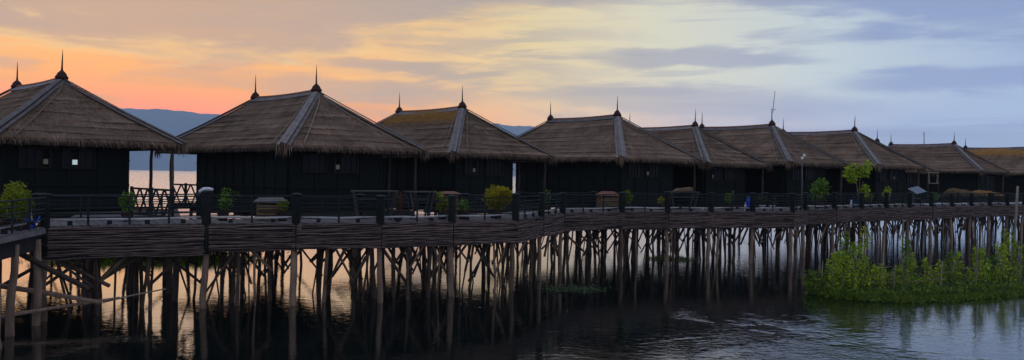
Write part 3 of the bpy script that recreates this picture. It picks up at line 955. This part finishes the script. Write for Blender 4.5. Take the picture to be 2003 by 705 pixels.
MB().beam((18.6, 58.45, DECK + 6.75), (18.95, 58.45, DECK + 6.75), 0.06, 0.03).build('cross_arm', M['steel'], an)

# ------------------------------------------------------------------ link decks and lattice railings between the first two cottages
ld = empty('link_deck', (0, 0, 0))
tag(ld, 'short plank deck joining the boardwalk to the gap between the first two cottages', kind='structure')
for k in range(26):
    a = Vector((-12.9, 27.0)).lerp(Vector((-16.6, 35.6)), k / 26)
    MB().box((a.x, a.y, DECK - 0.045), (3.6, 0.30, 0.05), 0.40).build('plank', M['deck'], ld)
for k in range(8):
    a = Vector((-12.9, 27.6)).lerp(Vector((-16.6, 35.2)), k / 7)
    for s_ in (-1.5, 0.2, 1.5):
        add_pile(ld, a.x + s_, a.y + U(-0.3, 0.3), DECK - 0.1, U(0.06, 0.1), 'dark_pile', 0.05)
def lattice(A, B, h, n_, label):
    r = empty('lattice_railing', (0, 0, 0))
    tag(r, label, 'railing', 'lattice railings between the first two cottages')
    A, B = Vector((*A, DECK)), Vector((*B, DECK))
    for z in (0.06, h):
        MB().beam(A + Vector((0, 0, z)), B + Vector((0, 0, z)), 0.07, 0.07).build('rail', M['stub'], r)
    for t in (0, 0.5, 1):
        MB().box(A.lerp(B, t) + Vector((0, 0, h / 2 + 0.03)), (0.09, 0.09, h + 0.08)).build('post', M['stub'], r)
    for k in range(n_):
        p, q = A.lerp(B, k / n_), A.lerp(B, (k + 1) / n_)
        d = (B - A).normalized()
        o_ = Vector((-d.y, d.x, 0)) * 0.03
        MB().beam(p + Vector((0, 0, 0.06)), q + Vector((0, 0, h)), 0.04, 0.055, o_).build('lattice_bar', M['stub'], r)
        MB().beam(q + Vector((0, 0, 0.06)) + o_, p + Vector((0, 0, h)) + o_, 0.04, 0.055, o_).build('lattice_bar', M['stub'], r)
lattice((-14.25, 30.4), (-11.75, 28.1), 1.0, 5, 'near lattice railing with crossed bars in the gap between the first two cottages')
lattice((-15.6, 37.2), (-14.0, 36.4), 1.05, 3, 'shorter lattice railing farther back, beside the second cottage wall')

# ------------------------------------------------------------------ plants
def leaf_cloud(rng, centres, radii, n_, size, aspect=0.45, shell=0.55, droop=0.3):
    """leaf-sized folded faces spread through ellipsoid clumps"""
    mb = MB()
    cs = [Vector(c_) for c_ in centres]
    for _ in range(n_):
        k = rng.randrange(len(cs))
        d = Vector((rng.gauss(0, 1), rng.gauss(0, 1), rng.gauss(0, 1))).normalized()
        r = rng.uniform(shell, 1.0) ** 0.6 * rng.uniform(0.8, 1.08)
        rr = radii[k]
        p = cs[k] + Vector((d.x * rr[0], d.y * rr[1], d.z * rr[2])) * r
        ax = (d * 0.6 + Vector((rng.gauss(0, 0.6), rng.gauss(0, 0.6), rng.gauss(0, 0.5) - droop))).normalized()
        sd_ = ax.cross(Vector((rng.gauss(0, 1), rng.gauss(0, 1), rng.gauss(0, 1)))).normalized()
        nn = ax.cross(sd_)
        s = size * rng.uniform(0.6, 1.3)
        wd = s * aspect
        mb.add([p, p + ax * s * 0.5 + sd_ * wd * 0.5 + nn * s * 0.08, p + ax * s, p + ax * s * 0.5 - sd_ * wd * 0.5 + nn * s * 0.08], [(0, 1, 2), (0, 2, 3)])
    return mb
def frond_ball(rng, c_, rad, n_, wid):
    mb = MB()
    c_ = Vector(c_)
    for _ in range(n_):
        a = rng.uniform(0, 2 * PI)
        e = math.asin(rng.uniform(-0.15, 1.0))
        d = Vector((math.cos(a) * math.cos(e), math.sin(a) * math.cos(e), math.sin(e)))
        sd_ = d.cross(Vector((0, 0, 1))).normalized() if abs(d.z) < 0.98 else Vector((1, 0, 0))
        L = rad * rng.uniform(0.7, 1.12)
        pts = [c_ + d * L * t + Vector((0, 0, -0.42 * L * t * t * (1.1 - d.z))) for t in (0.15, 0.45, 0.75, 1.0)]
        w_ = [wid * k for k in (0.6, 1.0, 0.8, 0.1)]
        o = len(mb.v)
        for p, ww in zip(pts, w_):
            mb.v += [tuple(p - sd_ * ww), tuple(p + sd_ * ww)]
        for k in range(3):
            mb.f.append((o + 2 * k, o + 2 * k + 1, o + 2 * k + 3, o + 2 * k + 2))
    return mb
def pot(parent, r=0.2, h=0.3, mt='clay'):
    o = MB().lathe([(r * 0.7, 0.0), (r * 0.85, h * 0.5), (r, h * 0.9), (r * 1.08, h * 0.92), (r * 1.08, h), (r * 0.9, h), (r * 0.88, h * 0.88)], n=12).build('pot', M[mt], parent, True)
    MB().lathe([(r * 0.87, h * 0.84), (r * 0.5, h * 0.9)], n=10).build('soil', M['soil'], o)
def potted(x, y, label, style, h, wd, mt, seed, z=DECK, n_=500, size=0.10, potr=0.2, poth=0.28, cat='plant', name='potted_plant', potmat='clay', aspect=0.45):
    rng = random.Random(seed)
    r = empty(name, (x, y, z + 0.005))
    tag(r, label, cat)
    pot(r, potr, poth, potmat)
    top = poth
    if style == 'ball':
        cs = [(0, 0, top + h * 0.5)] + [(rng.uniform(-.45, .45) * wd, rng.uniform(-.45, .45) * wd, top + h * rng.uniform(0.35, 0.8)) for _ in range(5)]
        rs = [(wd * 0.62, wd * 0.62, h * 0.5)] + [(wd * 0.4, wd * 0.4, h * 0.27)] * 5
        leaf_cloud(rng, cs, rs, n_, size, aspect).build('foliage', M[mt], r)
        for k in range(5):
            a = rng.uniform(0, 6.28)
            MB().tube([(0, 0, top * 0.8), (math.cos(a) * wd * 0.2, math.sin(a) * wd * 0.2, top + h * 0.3), (math.cos(a) * wd * 0.4, math.sin(a) * wd * 0.4, top + h * 0.6)], [0.02, 0.014, 0.006], 5).build('stem', M['dark_pile'], r)
    elif style == 'fern':
        frond_ball(rng, (0, 0, top + h * 0.35), wd, n_, size).build('foliage', M[mt], r)
        MB().tube([(0, 0, top * 0.8), (0.02, 0, top + h * 0.2), (0, 0, top + h * 0.45)], [0.05, 0.04, 0.02], 6).build('stem', M['dark_pile'], r)
    elif style == 'stems':
        cs, rs = [], []
        for k in range(7):
            a = rng.uniform(0, 6.28)
            hh = h * rng.uniform(0.55, 1.0)
            tip = (math.cos(a) * wd * rng.uniform(0.3, 1), math.sin(a) * wd * rng.uniform(0.3, 1), top + hh)
            MB().tube([(0, 0, top * 0.8), (tip[0] * 0.4, tip[1] * 0.4, top + hh * 0.5), tip], [0.016, 0.012, 0.006], 5).build('stem', M['leaf_dark'], r)
            for t in (0.45, 0.7, 0.95):
                cs.append((tip[0] * t, tip[1] * t, top + hh * t))
                rs.append((0.13, 0.13, 0.12))
        leaf_cloud(rng, cs, rs, n_, size, 0.5).build('foliage', M[mt], r)
    return r

potted(-13.75, 22.55, 'round yellow-green bush in a wide bowl at the left picture edge', 'ball', 1.12, 0.58, 'leaf_lime', 1, n_=2600, size=0.10, potr=0.42, poth=0.22)
potted(-14.6, 23.0, 'small yellow-green bush cut by the left picture edge', 'ball', 0.62, 0.32, 'leaf_lime', 2, n_=700, size=0.10, potr=0.3)
potted(-12.6, 26.6, 'leafy green shrub beside the first cottage wall, left of the near lattice railing', 'ball', 0.75, 0.34, 'leaf_green', 3, n_=600, size=0.12)
potted(-9.85, 27.7, 'tall thin-stemmed plant right of the white-capped post', 'stems', 0.85, 0.42, 'leaf_green', 4, n_=320, size=0.10)
potted(-7.98, 28.25, 'low bushy plant with pale flowers beside the wooden slatted box', 'ball', 0.42, 0.24, 'leaf_lime', 5, n_=420, size=0.08)
potted(-4.15, 29.6, 'reddish stemmed plant behind the fence left of the middle', 'stems', 0.75, 0.26, 'leaf_red', 6, n_=260, size=0.10)
potted(-2.6, 30.6, 'plant with large yellow-green leaves at a thick post left of the golden bush', 'stems', 0.72, 0.26, 'leaf_lime', 7, n_=130, size=0.19)
potted(-1.85, 31.0, 'small plant with a few round leaves right of the thick post', 'stems', 0.45, 0.16, 'leaf_green', 8, n_=70, size=0.16)
potted(-0.62, 32.3, 'large round golden-green fern bush, brightest plant on the boardwalk', 'ball', 0.92, 0.82, 'leaf_gold', 9, n_=3600, size=0.17, potr=0.3, poth=0.36, aspect=0.22)
potted(1.62, 37.2, 'slender sapling with a pale tip by the slanting railing', 'stems', 0.85, 0.16, 'leaf_green', 10, n_=90, size=0.1)
potted(6.1, 42.6, 'compact bright green bush right of the red-topped wooden box', 'ball', 0.72, 0.33, 'leaf_green', 11, n_=650, size=0.12)
potted(8.0, 43.3, 'small orange-yellow flowering plant in the middle of the boardwalk', 'ball', 0.42, 0.28, 'leaf_gold', 12, n_=260, size=0.09)
potted(11.75, 43.9, 'spindly plant in a brown pot left of the blue barrel', 'stems', 0.80, 0.36, 'leaf_green', 13, n_=220, size=0.12, potr=0.26)
potted(13.9, 44.9, 'low green plant in a pale pot right of the blue barrel', 'stems', 0.5, 0.3, 'leaf_dark', 14, n_=160, size=0.12, potmat='white', potr=0.17)
potted(14.5, 45.1, 'small plant in a pale pot second right of the blue barrel', 'stems', 0.45, 0.25, 'leaf_dark', 15, n_=140, size=0.12, potmat='white', potr=0.17)
potted(19.2, 50.6, 'wide leafy green shrub right of the lamp post', 'ball', 1.5, 0.85, 'leaf_green', 16, n_=520, size=0.20, potr=0.35, poth=0.35)
potted(24.2, 54.9, 'small rusty-green bush right of the small tree', 'ball', 0.6, 0.38, 'leaf_lime', 18, n_=420, size=0.13)
potted(26.3, 56.8, 'round green bush in a dark pot, second right of the small tree', 'ball', 0.85, 0.42, 'leaf_vine', 19, n_=520, size=0.13, potr=0.3, poth=0.4)
potted(31.9, 61.3, 'low green bush right of the tilted solar panel', 'ball', 0.6, 0.45, 'leaf_green', 20, n_=420, size=0.13)
# small tree in a blue pot
rng = random.Random(17)
tr = empty('small_tree', (22.75, 53.2, DECK + 0.005))
tag(tr, 'small bright green tree with bare stems growing from a teal pot', 'tree')
pot(tr, 0.36, 0.5, 'teal_plastic')
for (dx_, h_) in ((-0.18, 2.05), (0.12, 2.15), (0.32, 1.7)):
    MB().tube([(0, 0, 0.4), (dx_ * 0.3, 0.02, h_ * 0.5), (dx_, 0.03, h_)], [0.045, 0.035, 0.018], 6).build('trunk', M['pile'], tr, True)
cs = [(-0.62, 0, 2.15), (-0.4, 0.1, 2.55), (0.0, 0.1, 2.25), (0.38, 0, 2.3), (0.62, 0.1, 2.7), (0.4, -0.1, 1.15), (0.32, 0, 0.95), (-0.5, -0.1, 1.95)]
leaf_cloud(rng, cs, [(0.33, 0.33, 0.27)] * 5 + [(0.24, 0.24, 0.3)] * 3, 620, 0.22, 0.6).build('crown', M['leaf_vine'], tr)

# ------------------------------------------------------------------ things on the boardwalk
def slat_box(x, y, rz, wd, dp, h, label, mt, lid, lidmt):
    r = empty('wooden_box', (x, y, DECK + 0.005), rz)
    tag(r, label, 'box', 'wooden boxes on the boardwalk')
    for sx in (-1, 1):
        for sy in (-1, 1):
            MB().box((sx * (wd / 2 - 0.03), sy * (dp / 2 - 0.03), h / 2), (0.06, 0.06, h)).build('corner_post', M[mt], r)
    nz = 5
    for k in range(nz):
        z = 0.08 + (h - 0.14) * (k + 0.5) / nz
        hh = (h - 0.14) / nz - 0.035
        for sy in (-1, 1):
            MB().box((0, sy * (dp / 2 + 0.004), z), (wd, 0.025, hh)).build('slat', M[mt], r)
        for sx in (-1, 1):
            MB().box((sx * (wd / 2 + 0.004), 0, z), (0.025, dp - 0.05, hh)).build('slat', M[mt], r)
    MB().box((0, 0, h / 2), (wd - 0.12, dp - 0.12, h - 0.1)).build('lining', M['joist'], r)
    # pitched lid
    a = lid
    o = wd / 2 + 0.14
    MB().add([(-o, -dp / 2 - 0.12, h), (o, -dp / 2 - 0.12, h), (o * 0.55, 0, h + a), (-o * 0.55, 0, h + a), (-o, dp / 2 + 0.12, h), (o, dp / 2 + 0.12, h)],
             [(0, 1, 2, 3), (5, 4, 3, 2), (1, 5, 2), (4, 0, 3), (0, 4, 5, 1)]).build('lid', M[lidmt], r)
slat_box(-8.45, 28.5, 0.33, 0.95, 0.6, 0.62, 'brown slatted wooden box with a curled grey lid behind the left railing', 'brown_wood', 0.22, 'cap_board')
slat_box(5.0, 42.3, 0.3, 0.95, 0.65, 0.74, 'slatted wooden box with a reddish pitched top, right of the first bend', 'brown_wood', 0.22, 'red_wood')
slat_box(-2.45, 31.6, 0.5, 0.55, 0.5, 0.95, 'narrow wooden box with a flat reddish top left of the golden bush', 'red_wood', 0.10, 'red_wood')

def table(x, y, rz, L, dp, h, label, mt='table_wood', top=0.05):
    r = empty('table', (x, y, DECK + 0.005), rz)
    tag(r, label, 'table', 'tables behind the boardwalk railing')
    for k in range(3):
        MB().box((0, dp * (k - 1) / 3, h), (L, dp / 3 - 0.02, top)).build('top_board', M[mt], r)
    for sx in (-1, 1):
        for sy in (-1, 1):
            MB().beam((sx * (L / 2 - 0.08), sy * (dp / 2 - 0.08), h - top / 2), (sx * (L / 2 - 0.28), sy * (dp / 2 - 0.12), 0), 0.06, 0.06, (0, 1, 0)).build('leg', M[mt], r)
    MB().box((0, 0, h * 0.72), (L - 0.4, 0.05, 0.05)).build('stretcher', M[mt], r)
table(-5.0, 29.55, 0.33, 1.7, 0.6, 1.05, 'long grey table with slanting legs behind the railing, in front of the third cottage')
table(-3.45, 30.55, 0.5, 1.1, 0.6, 1.03, 'shorter grey table with slanting legs beside the long grey table')
table(9.3, 44.2, 0.33, 1.8, 0.7, 0.95, 'grey table with a brown folded mat on top, in the middle of the boardwalk')
wb = MB()
prof_ = [(-0.62, 0.02), (-0.45, 0.06), (-0.35, 0.16), (0.1, 0.19), (0.42, 0.24), (0.5, 0.14), (0.42, 0.04)]
for y_ in (-0.22, 0.22):
    wb.v += [(x_, y_, z_) for x_, z_ in prof_]
np_ = len(prof_)
wb.f += [(k, k + 1, k + 1 + np_, k + np_) for k in range(np_ - 1)] + [tuple(range(np_))[::-1], tuple(range(np_, 2 * np_)), (np_ - 1, 0, np_, 2 * np_ - 1)]
tag(wb.build('folded_mat', M['brown_wood'], None, loc=(9.35, 44.2, DECK + 0.985), rot=(0, 0, 0.33)), 'brown folded mat lying on the table in the middle', 'mat')

bl = empty('barrel', (12.95, 43.95, DECK + 0.005))
tag(bl, 'bright blue plastic barrel standing on the boardwalk', 'barrel')
MB().lathe([(0.19, 0), (0.215, 0.02), (0.215, 0.22), (0.225, 0.24), (0.215, 0.26), (0.215, 0.46), (0.225, 0.48), (0.215, 0.5), (0.21, 0.68), (0.18, 0.71)], n=20).build('body', M['blue_plastic'], bl, True)
MB().lathe([(0.19, 0.70), (0.20, 0.72), (0.20, 0.745), (0.17, 0.76), (0.02, 0.762)], n=20).build('lid', M['teal_plastic'], bl, True)
bt = empty('bottle', (12.62, 43.75, DECK + 0.005))
tag(bt, 'white bottle standing against the blue barrel', 'bottle')
MB().lathe([(0.055, 0), (0.06, 0.02), (0.06, 0.3), (0.03, 0.38), (0.025, 0.42)], n=12).build('body', M['white'], bt, True)
MB().lathe([(0.03, 0.42), (0.03, 0.46), (0.01, 0.465)], n=10).build('cap', M['white'], bt, True)
bk = empty('watering_can', (-13.55, 22.75, DECK + 0.005))
tag(bk, 'blue watering can beside the yellow-green bush at the left', 'watering can')
MB().lathe([(0.12, 0), (0.13, 0.02), (0.12, 0.24), (0.09, 0.27)], n=14).build('body', M['blue_plastic'], bk, True)
MB().tube([(0.1, 0, 0.24), (0.06, 0, 0.44), (-0.05, 0, 0.46), (-0.1, 0, 0.26)], 0.02, 6).build('handle', M['white'], bk, True)
MB().tube([(0.1, 0, 0.08), (0.25, 0, 0.22), (0.32, 0, 0.34)], [0.03, 0.02, 0.018], 6).build('spout', M['blue_plastic'], bk, True)
bo = empty('bottle', (22.0, 52.5, DECK + 0.005))
tag(bo, 'white bottle left of the teal pot of the small tree', 'bottle')
MB().lathe([(0.07, 0), (0.08, 0.02), (0.08, 0.34), (0.035, 0.44), (0.03, 0.5)], n=12).build('body', M['white'], bo, True)
# white half-ring of hose over the post head
hp = Vector((*CHAIN[1], DECK + 1.03))
ho = MB().tube([hp + Vector((-0.24, -0.05, -0.13)), hp + Vector((-0.21, -0.05, -0.01)), hp + Vector((-0.08, -0.05, 0.075)), hp + Vector((0.08, -0.05, 0.085)), hp + Vector((0.22, -0.05, 0.06))], [0.045, 0.055, 0.058, 0.055, 0.045], 8).build('hose_piece', M['white'], None, True)
tag(ho, 'white curved hose piece lying over the head of a thick post', 'hose')
# lamp post
lp = empty('lamp_post', (16.95, 47.4, DECK + 0.002))
tag(lp, 'thin lamp post with two small white lamps at the second bend', 'lamp post')
MB().tube([(0, 0, 0), (0.02, 0, 1.5), (0, 0, 3.0)], [0.04, 0.034, 0.028], 8).build('pole', M['steel'], lp, True)
MB().beam((-0.05, 0, 2.9), (0.12, 0, 3.05), 0.03, 0.03).build('arm', M['steel'], lp)
for x_, z_ in ((0.0, 2.98), (0.12, 3.14)):
    MB().lathe([(0.02, -0.08), (0.075, -0.03), (0.08, 0.03), (0.03, 0.09)], (x_, 0, z_), 10).build('lamp', M['lamp_glass'], lp, True)
# solar panel
sp = empty('solar_panel', (29.9, 59.8, DECK + 0.002), 0.6)
tag(sp, 'tilted solar panel on legs on the far right boardwalk', 'solar panel')
Rt = Matrix.Rotation(0.5, 3, 'X') @ Matrix.Rotation(-0.18, 3, 'Y')
MB().box((0, 0, 1.1), (1.2, 0.8, 0.04), R=Rt).build('panel', M['solar'], sp)
for sx in (-0.5, 0.5):
    MB().box((sx, 0, 0.52), (0.05, 0.05, 1.04)).build('leg', M['steel'], sp)
MB().box((0, 0, 0.5), (1.0, 0.04, 0.04)).build('brace', M['steel'], sp)
# hanging wooden swing frame
sw = empty('swing_seat', (34.6, 66.6, DECK + 1.62), 0.3)
tag(sw, 'pale wooden swing seat hanging under the far cottage eave', 'swing')
MB().box((0, 0, 0), (0.85, 0.35, 0.07)).build('seat', M['bamboo'], sw)
for sx in (-1, 1):
    MB().beam((sx * 0.4, 0, 0.03), (sx * 0.47, 0, 0.85), 0.07, 0.07, (0, 1, 0)).build('side_bar', M['bamboo'], sw)
MB().box((0, 0, 0.88), (1.15, 0.06, 0.06)).build('top_bar', M['bamboo'], sw)
for sx in (-1, 1):
    MB().box((sx * 0.55, 0, -0.35), (0.06, 0.06, 2.4)).build('stand_post', M['joist'], sw)
# orange tarpaulins over long heaps
def tarp(x, y, L, dp, h, mt, label, seed):
    rng = random.Random(seed)
    r = empty('tarpaulin', (x, y, DECK + 0.005), 0.5)
    tag(r, label, 'tarpaulin', 'tarpaulins on the far right')
    nx, ny = 22, 10
    mb = MB()
    for i in range(nx + 1):
        for j in range(ny + 1):
            u, v = i / nx * 2 - 1, j / ny * 2 - 1
            prof = max(0, 1 - abs(v) ** 3) * max(0, 1 - abs(u) ** 6) ** 0.5
            z = 0.7 + h * prof * (1 - 0.35 * u) + rng.uniform(-0.03, 0.03) + 0.05 * math.sin(u * 9 + v * 2)
            mb.v.append((u * L / 2, v * dp / 2, z if abs(u) < 1 and abs(v) < 1 else 0.68 - rng.uniform(0, 0.1)))
    for i in range(nx):
        for j in range(ny):
            a = i * (ny + 1) + j
            mb.f.append((a, a + ny + 1, a + ny + 2, a + 1))
    mb.build('sheet', M[mt], r, True)
    MB().box((0, 0, 0.62), (L * 0.92, dp * 0.8, 0.1)).build('table_top', M['joist'], r)
    for sx in (-1, 1):
        for sy in (-1, 1):
            MB().box((sx * L * 0.42, sy * dp * 0.34, 0.285), (0.08, 0.08, 0.57)).build('leg', M['joist'], r)
tarp(36.9, 66.6, 3.4, 1.3, 0.42, 'tarp_dark', 'brownish tarpaulin over a long heap, left of the brighter one', 5)
tarp(40.1, 68.6, 3.4, 1.3, 0.30, 'tarp', 'bright orange tarpaulin over a long heap at the far right', 6)

# ------------------------------------------------------------------ floating garden and weeds
def bed_edge(k, n_):
    return k / n_
bed = MB()
front = [(12.0, 32.4), (12.4, 31.2), (13.4, 30.6), (15.0, 30.6), (17.5, 31.4), (20.0, 32.6), (23.0, 34.2), (27.0, 36.6), (31.0, 39.0)]
back = [(12.1, 33.0), (13.0, 33.6), (14.3, 34.2), (16.0, 35.0), (18.5, 36.2), (21.5, 37.8), (24.5, 39.6), (28.5, 42.0), (32.5, 44.4)]
rows = []
for f_, b_ in zip(front, back):
    f_, b_ = Vector(f_), Vector(b_)
    rows.append([(*f_, -0.15), (*f_.lerp(b_, 0.06), 0.10), (*f_.lerp(b_, 0.35), 0.26), (*f_.lerp(b_, 0.7), 0.26), (*b_, -0.15)])
for r_ in rows:
    bed.v += r_
for i in range(len(rows) - 1):
    for j in range(4):
        a = i * 5 + j
        bed.f.append((a, a + 5, a + 6, a + 1))
bo = bed.build('floating_garden', M['mud'], None, True)
tag(bo, 'floating bed of mud and weeds on the water at the right', kind='structure')
def on_bed(s, t):
    s = min(max(s, 0), 0.9999) * (len(front) - 1)
    i = int(s)
    f_ = Vector(front[i]).lerp(Vector(front[i + 1]), s - i)
    b_ = Vector(back[i]).lerp(Vector(back[i + 1]), s - i)
    return f_.lerp(b_, t)
rng = random.Random(99)
# ground cover and fringe
mb = MB()
for k in range(15000):
    s = rng.uniform(0, 1) ** 1.25
    t = rng.uniform(-0.08, 1.0) if rng.random() < 0.6 else rng.uniform(-0.10, 0.25)
    p = on_bed(s, t)
    bump_ = 0.45 + 0.3 * math.sin(p.x * 1.7) + 0.2 * math.sin(p.x * 4.1 + 1)
    hz = 0.22 if t > 0.06 else 0.04
    P = Vector((p.x + rng.gauss(0, 0.08), p.y + rng.gauss(0, 0.08), hz + max(0, rng.uniform(-0.05, 0.85) * rng.uniform(0.3, 1.0) * bump_ * min(1, max(0, (t + 0.06) * 1.8)))))
    ax = Vector((rng.gauss(0, 0.7), rng.gauss(0, 0.7) - 0.25, rng.gauss(0.1, 0.5))).normalized()
    sd_ = ax.cross(Vector((rng.gauss(0, 1), rng.gauss(0, 1), rng.gauss(0, 1)))).normalized()
    s_ = rng.uniform(0.08, 0.20)
    mb.add([P, P + ax * s_ * 0.5 + sd_ * s_ * 0.22, P + ax * s_, P + ax * s_ * 0.5 - sd_ * s_ * 0.22], [(0, 1, 2), (0, 2, 3)])
for k in range(5000):      # grass trailing at the water line
    s = rng.uniform(0, 1) ** 1.2
    p = on_bed(s, rng.uniform(-0.08, 0.10))
    P = Vector((p.x, p.y, rng.uniform(0.0, 0.12)))
    ax = Vector((rng.gauss(0, 0.5), rng.gauss(-0.3, 0.4), rng.uniform(0.0, 1.0))).normalized()
    sd_ = Vector((1, 0, 0))
    L_ = rng.uniform(0.12, 0.4)
    mb.add([P - sd_ * 0.012, P + sd_ * 0.012, P + ax * L_], [(0, 1, 2)])
tag(mb.build('ground_cover', M['leaf_bed']), 'dense low green weeds covering the floating bed at the right', kind='stuff')
# staked vines
def vine(s, t, h, seed, wd=0.24, n_=230, mt='leaf_vine'):
    rng = random.Random(seed)
    p = on_bed(s, t)
    r = empty('climbing_vine', (p.x, p.y, 0.15))
    tag(r, 'leafy climbing vine on a thin stake in the floating garden', 'vine', 'staked vines in the floating garden')
    lx, ly = rng.uniform(-0.12, 0.12), rng.uniform(-0.08, 0.08)
    MB().tube([(0, 0, -0.4), (lx * 0.5, ly * 0.5, h * 0.5), (lx, ly, h * rng.uniform(0.95, 1.2))], [0.024, 0.02, 0.014], 6).build('stake', M['bamboo'], r)
    cs, rs = [], []
    nn = max(4, int(h / 0.22))
    for k in range(nn):
        t_ = (k + 0.6) / nn
        wk = wd * (1.25 - 0.75 * t_) * rng.uniform(0.7, 1.3)
        cs.append((lx * t_ + rng.gauss(0, 0.07), ly * t_ + rng.gauss(0, 0.07), h * t_))
        rs.append((wk, wk, 0.17))
    leaf_cloud(rng, cs, rs, n_, 0.13, 0.55, 0.25, 0.35).build('foliage', M[mt], r)
vines = [(0.10, 0.45, 1.1), (0.135, 0.30, 1.55), (0.155, 0.55, 1.35), (0.185, 0.35, 1.75), (0.205, 0.55, 2.15), (0.225, 0.30, 1.55), (0.245, 0.6, 1.95), (0.265, 0.4, 2.15), (0.29, 0.6, 1.35), (0.315, 0.45, 1.05),
         (0.345, 0.65, 1.25), (0.38, 0.5, 1.1), (0.40, 0.4, 2.0), (0.43, 0.6, 1.75), (0.46, 0.45, 1.2), (0.50, 0.55, 1.5), (0.525, 0.45, 1.65), (0.55, 0.6, 1.3), (0.585, 0.5, 2.1), (0.605, 0.4, 1.6),
         (0.635, 0.55, 1.7), (0.655, 0.45, 2.0), (0.675, 0.6, 2.2), (0.70, 0.5, 2.3), (0.72, 0.4, 1.9), (0.74, 0.6, 2.2), (0.765, 0.5, 2.35), (0.79, 0.4, 2.1), (0.82, 0.6, 2.3), (0.86, 0.5, 2.2), (0.9, 0.5, 2.1)]
for i, (s, t, h) in enumerate(vines):
    h *= (0.95 if s < 0.3 else 0.85) * (0.8 + 0.4 * ((i * 7) % 5) / 4)
    vine(s, t, h, 300 + i, U(0.2, 0.32), int(110 + h * 110), 'leaf_vine' if i % 4 else 'leaf_green')
# bare stakes and cross sticks
gf = empty('stake_fence', (0, 0, 0))
tag(gf, 'frame of thin sticks and cross poles among the vines of the floating garden', 'fence')
for (s, t, h) in ((0.06, 0.7, 1.05), (0.08, 0.4, 1.3), (0.335, 0.5, 2.4), (0.36, 0.3, 1.2), (0.42, 0.8, 2.9), (0.48, 0.35, 1.3), (0.57, 0.3, 2.6), (0.62, 0.7, 2.6), (0.69, 0.3, 2.7)):
    p = on_bed(s, t)
    MB().tube([(p.x, p.y, -0.3), (p.x + U(-.1, .1), p.y, h)], [0.03, 0.022], 6).build('stake', M['bamboo'], gf)
for (s0, s1, t, z) in ((0.05, 0.22, 0.5, 0.8), (0.05, 0.2, 0.35, 0.45), (0.27, 0.52, 0.4, 0.75), (0.26, 0.5, 0.4, 0.5), (0.3, 0.56, 0.5, 1.05), (0.5, 0.7, 0.5, 0.9)):
    a, b_ = on_bed(s0, t), on_bed(s1, t)
    MB().tube([(a.x, a.y, z), ((a.x + b_.x) / 2, (a.y + b_.y) / 2, z - 0.05), (b_.x, b_.y, z + 0.06)], 0.014, 5).build('cross_pole', M['pile'], gf)

def weed_mat(cx, cy, rx, ry, n_, label, mt, seed, h=0.03, size=0.09):
    rng = random.Random(seed)
    mb = MB()
    for _ in range(n_):
        a, r = rng.uniform(0, 6.28), rng.uniform(0, 1) ** 0.5 * (1 + 0.25 * rng.gauss(0, 1))
        x, y = cx + math.cos(a) * r * rx, cy + math.sin(a) * r * ry
        z = 0.006 + rng.uniform(0, h)
        s = size * rng.uniform(0.5, 1.4)
        th = rng.uniform(0, 6.28)
        tip = rng.uniform(-0.1, 0.35) * s + h * rng.uniform(0, 0.6)
        c, sn = math.cos(th) * s, math.sin(th) * s
        mb.add([(x, y, z), (x + c * 0.5 - sn * 0.35, y + sn * 0.5 + c * 0.35, z + tip * 0.6), (x + c, y + sn, z + tip), (x + c * 0.5 + sn * 0.35, y + sn * 0.5 - c * 0.35, z + tip * 0.6)], [(0, 1, 2), (0, 2, 3)])
    tag(mb.build('floating_weeds', M[mt]), label, kind='stuff')
weed_mat(2.5, 32.2, 1.25, 0.95, 900, 'pale patch of floating weeds on the dark water in the middle', 'weed', 1)
weed_mat(9.0, 45.0, 1.3, 1.3, 900, 'green patch of floating weeds beneath the boardwalk', 'leaf_green', 2, 0.05, 0.12)
weed_mat(-19.5, 43.5, 5.0, 2.2, 7000, 'band of green water plants seen through the piles at the left', 'leaf_vine', 3, 0.5, 0.22)

# ------------------------------------------------------------------ haze over the lake
hz = MB().box((0, 2000, 258), (17800, 13800, 520)).mesh('haze', M['water'])
hz.materials.clear()
hm = bpy.data.materials.new('haze')
hm.use_nodes = True
hn_ = NT(hm.node_tree)
hm.node_tree.nodes.clear()
pv = hn_.n('ShaderNodeVolumePrincipled')
pv.inputs['Color'].default_value = (0.66, 0.82, 1.0, 1)
pv.inputs['Density'].default_value = HAZE
pv.inputs['Anisotropy'].default_value = 0.0
out_ = hn_.n('ShaderNodeOutputMaterial')
hm.node_tree.links.new(pv.outputs[0], out_.inputs['Volume'])
hz.materials.append(hm)
ho = link('haze', hz)
tag(ho, 'thin bluish evening haze over the lake', kind='stuff')
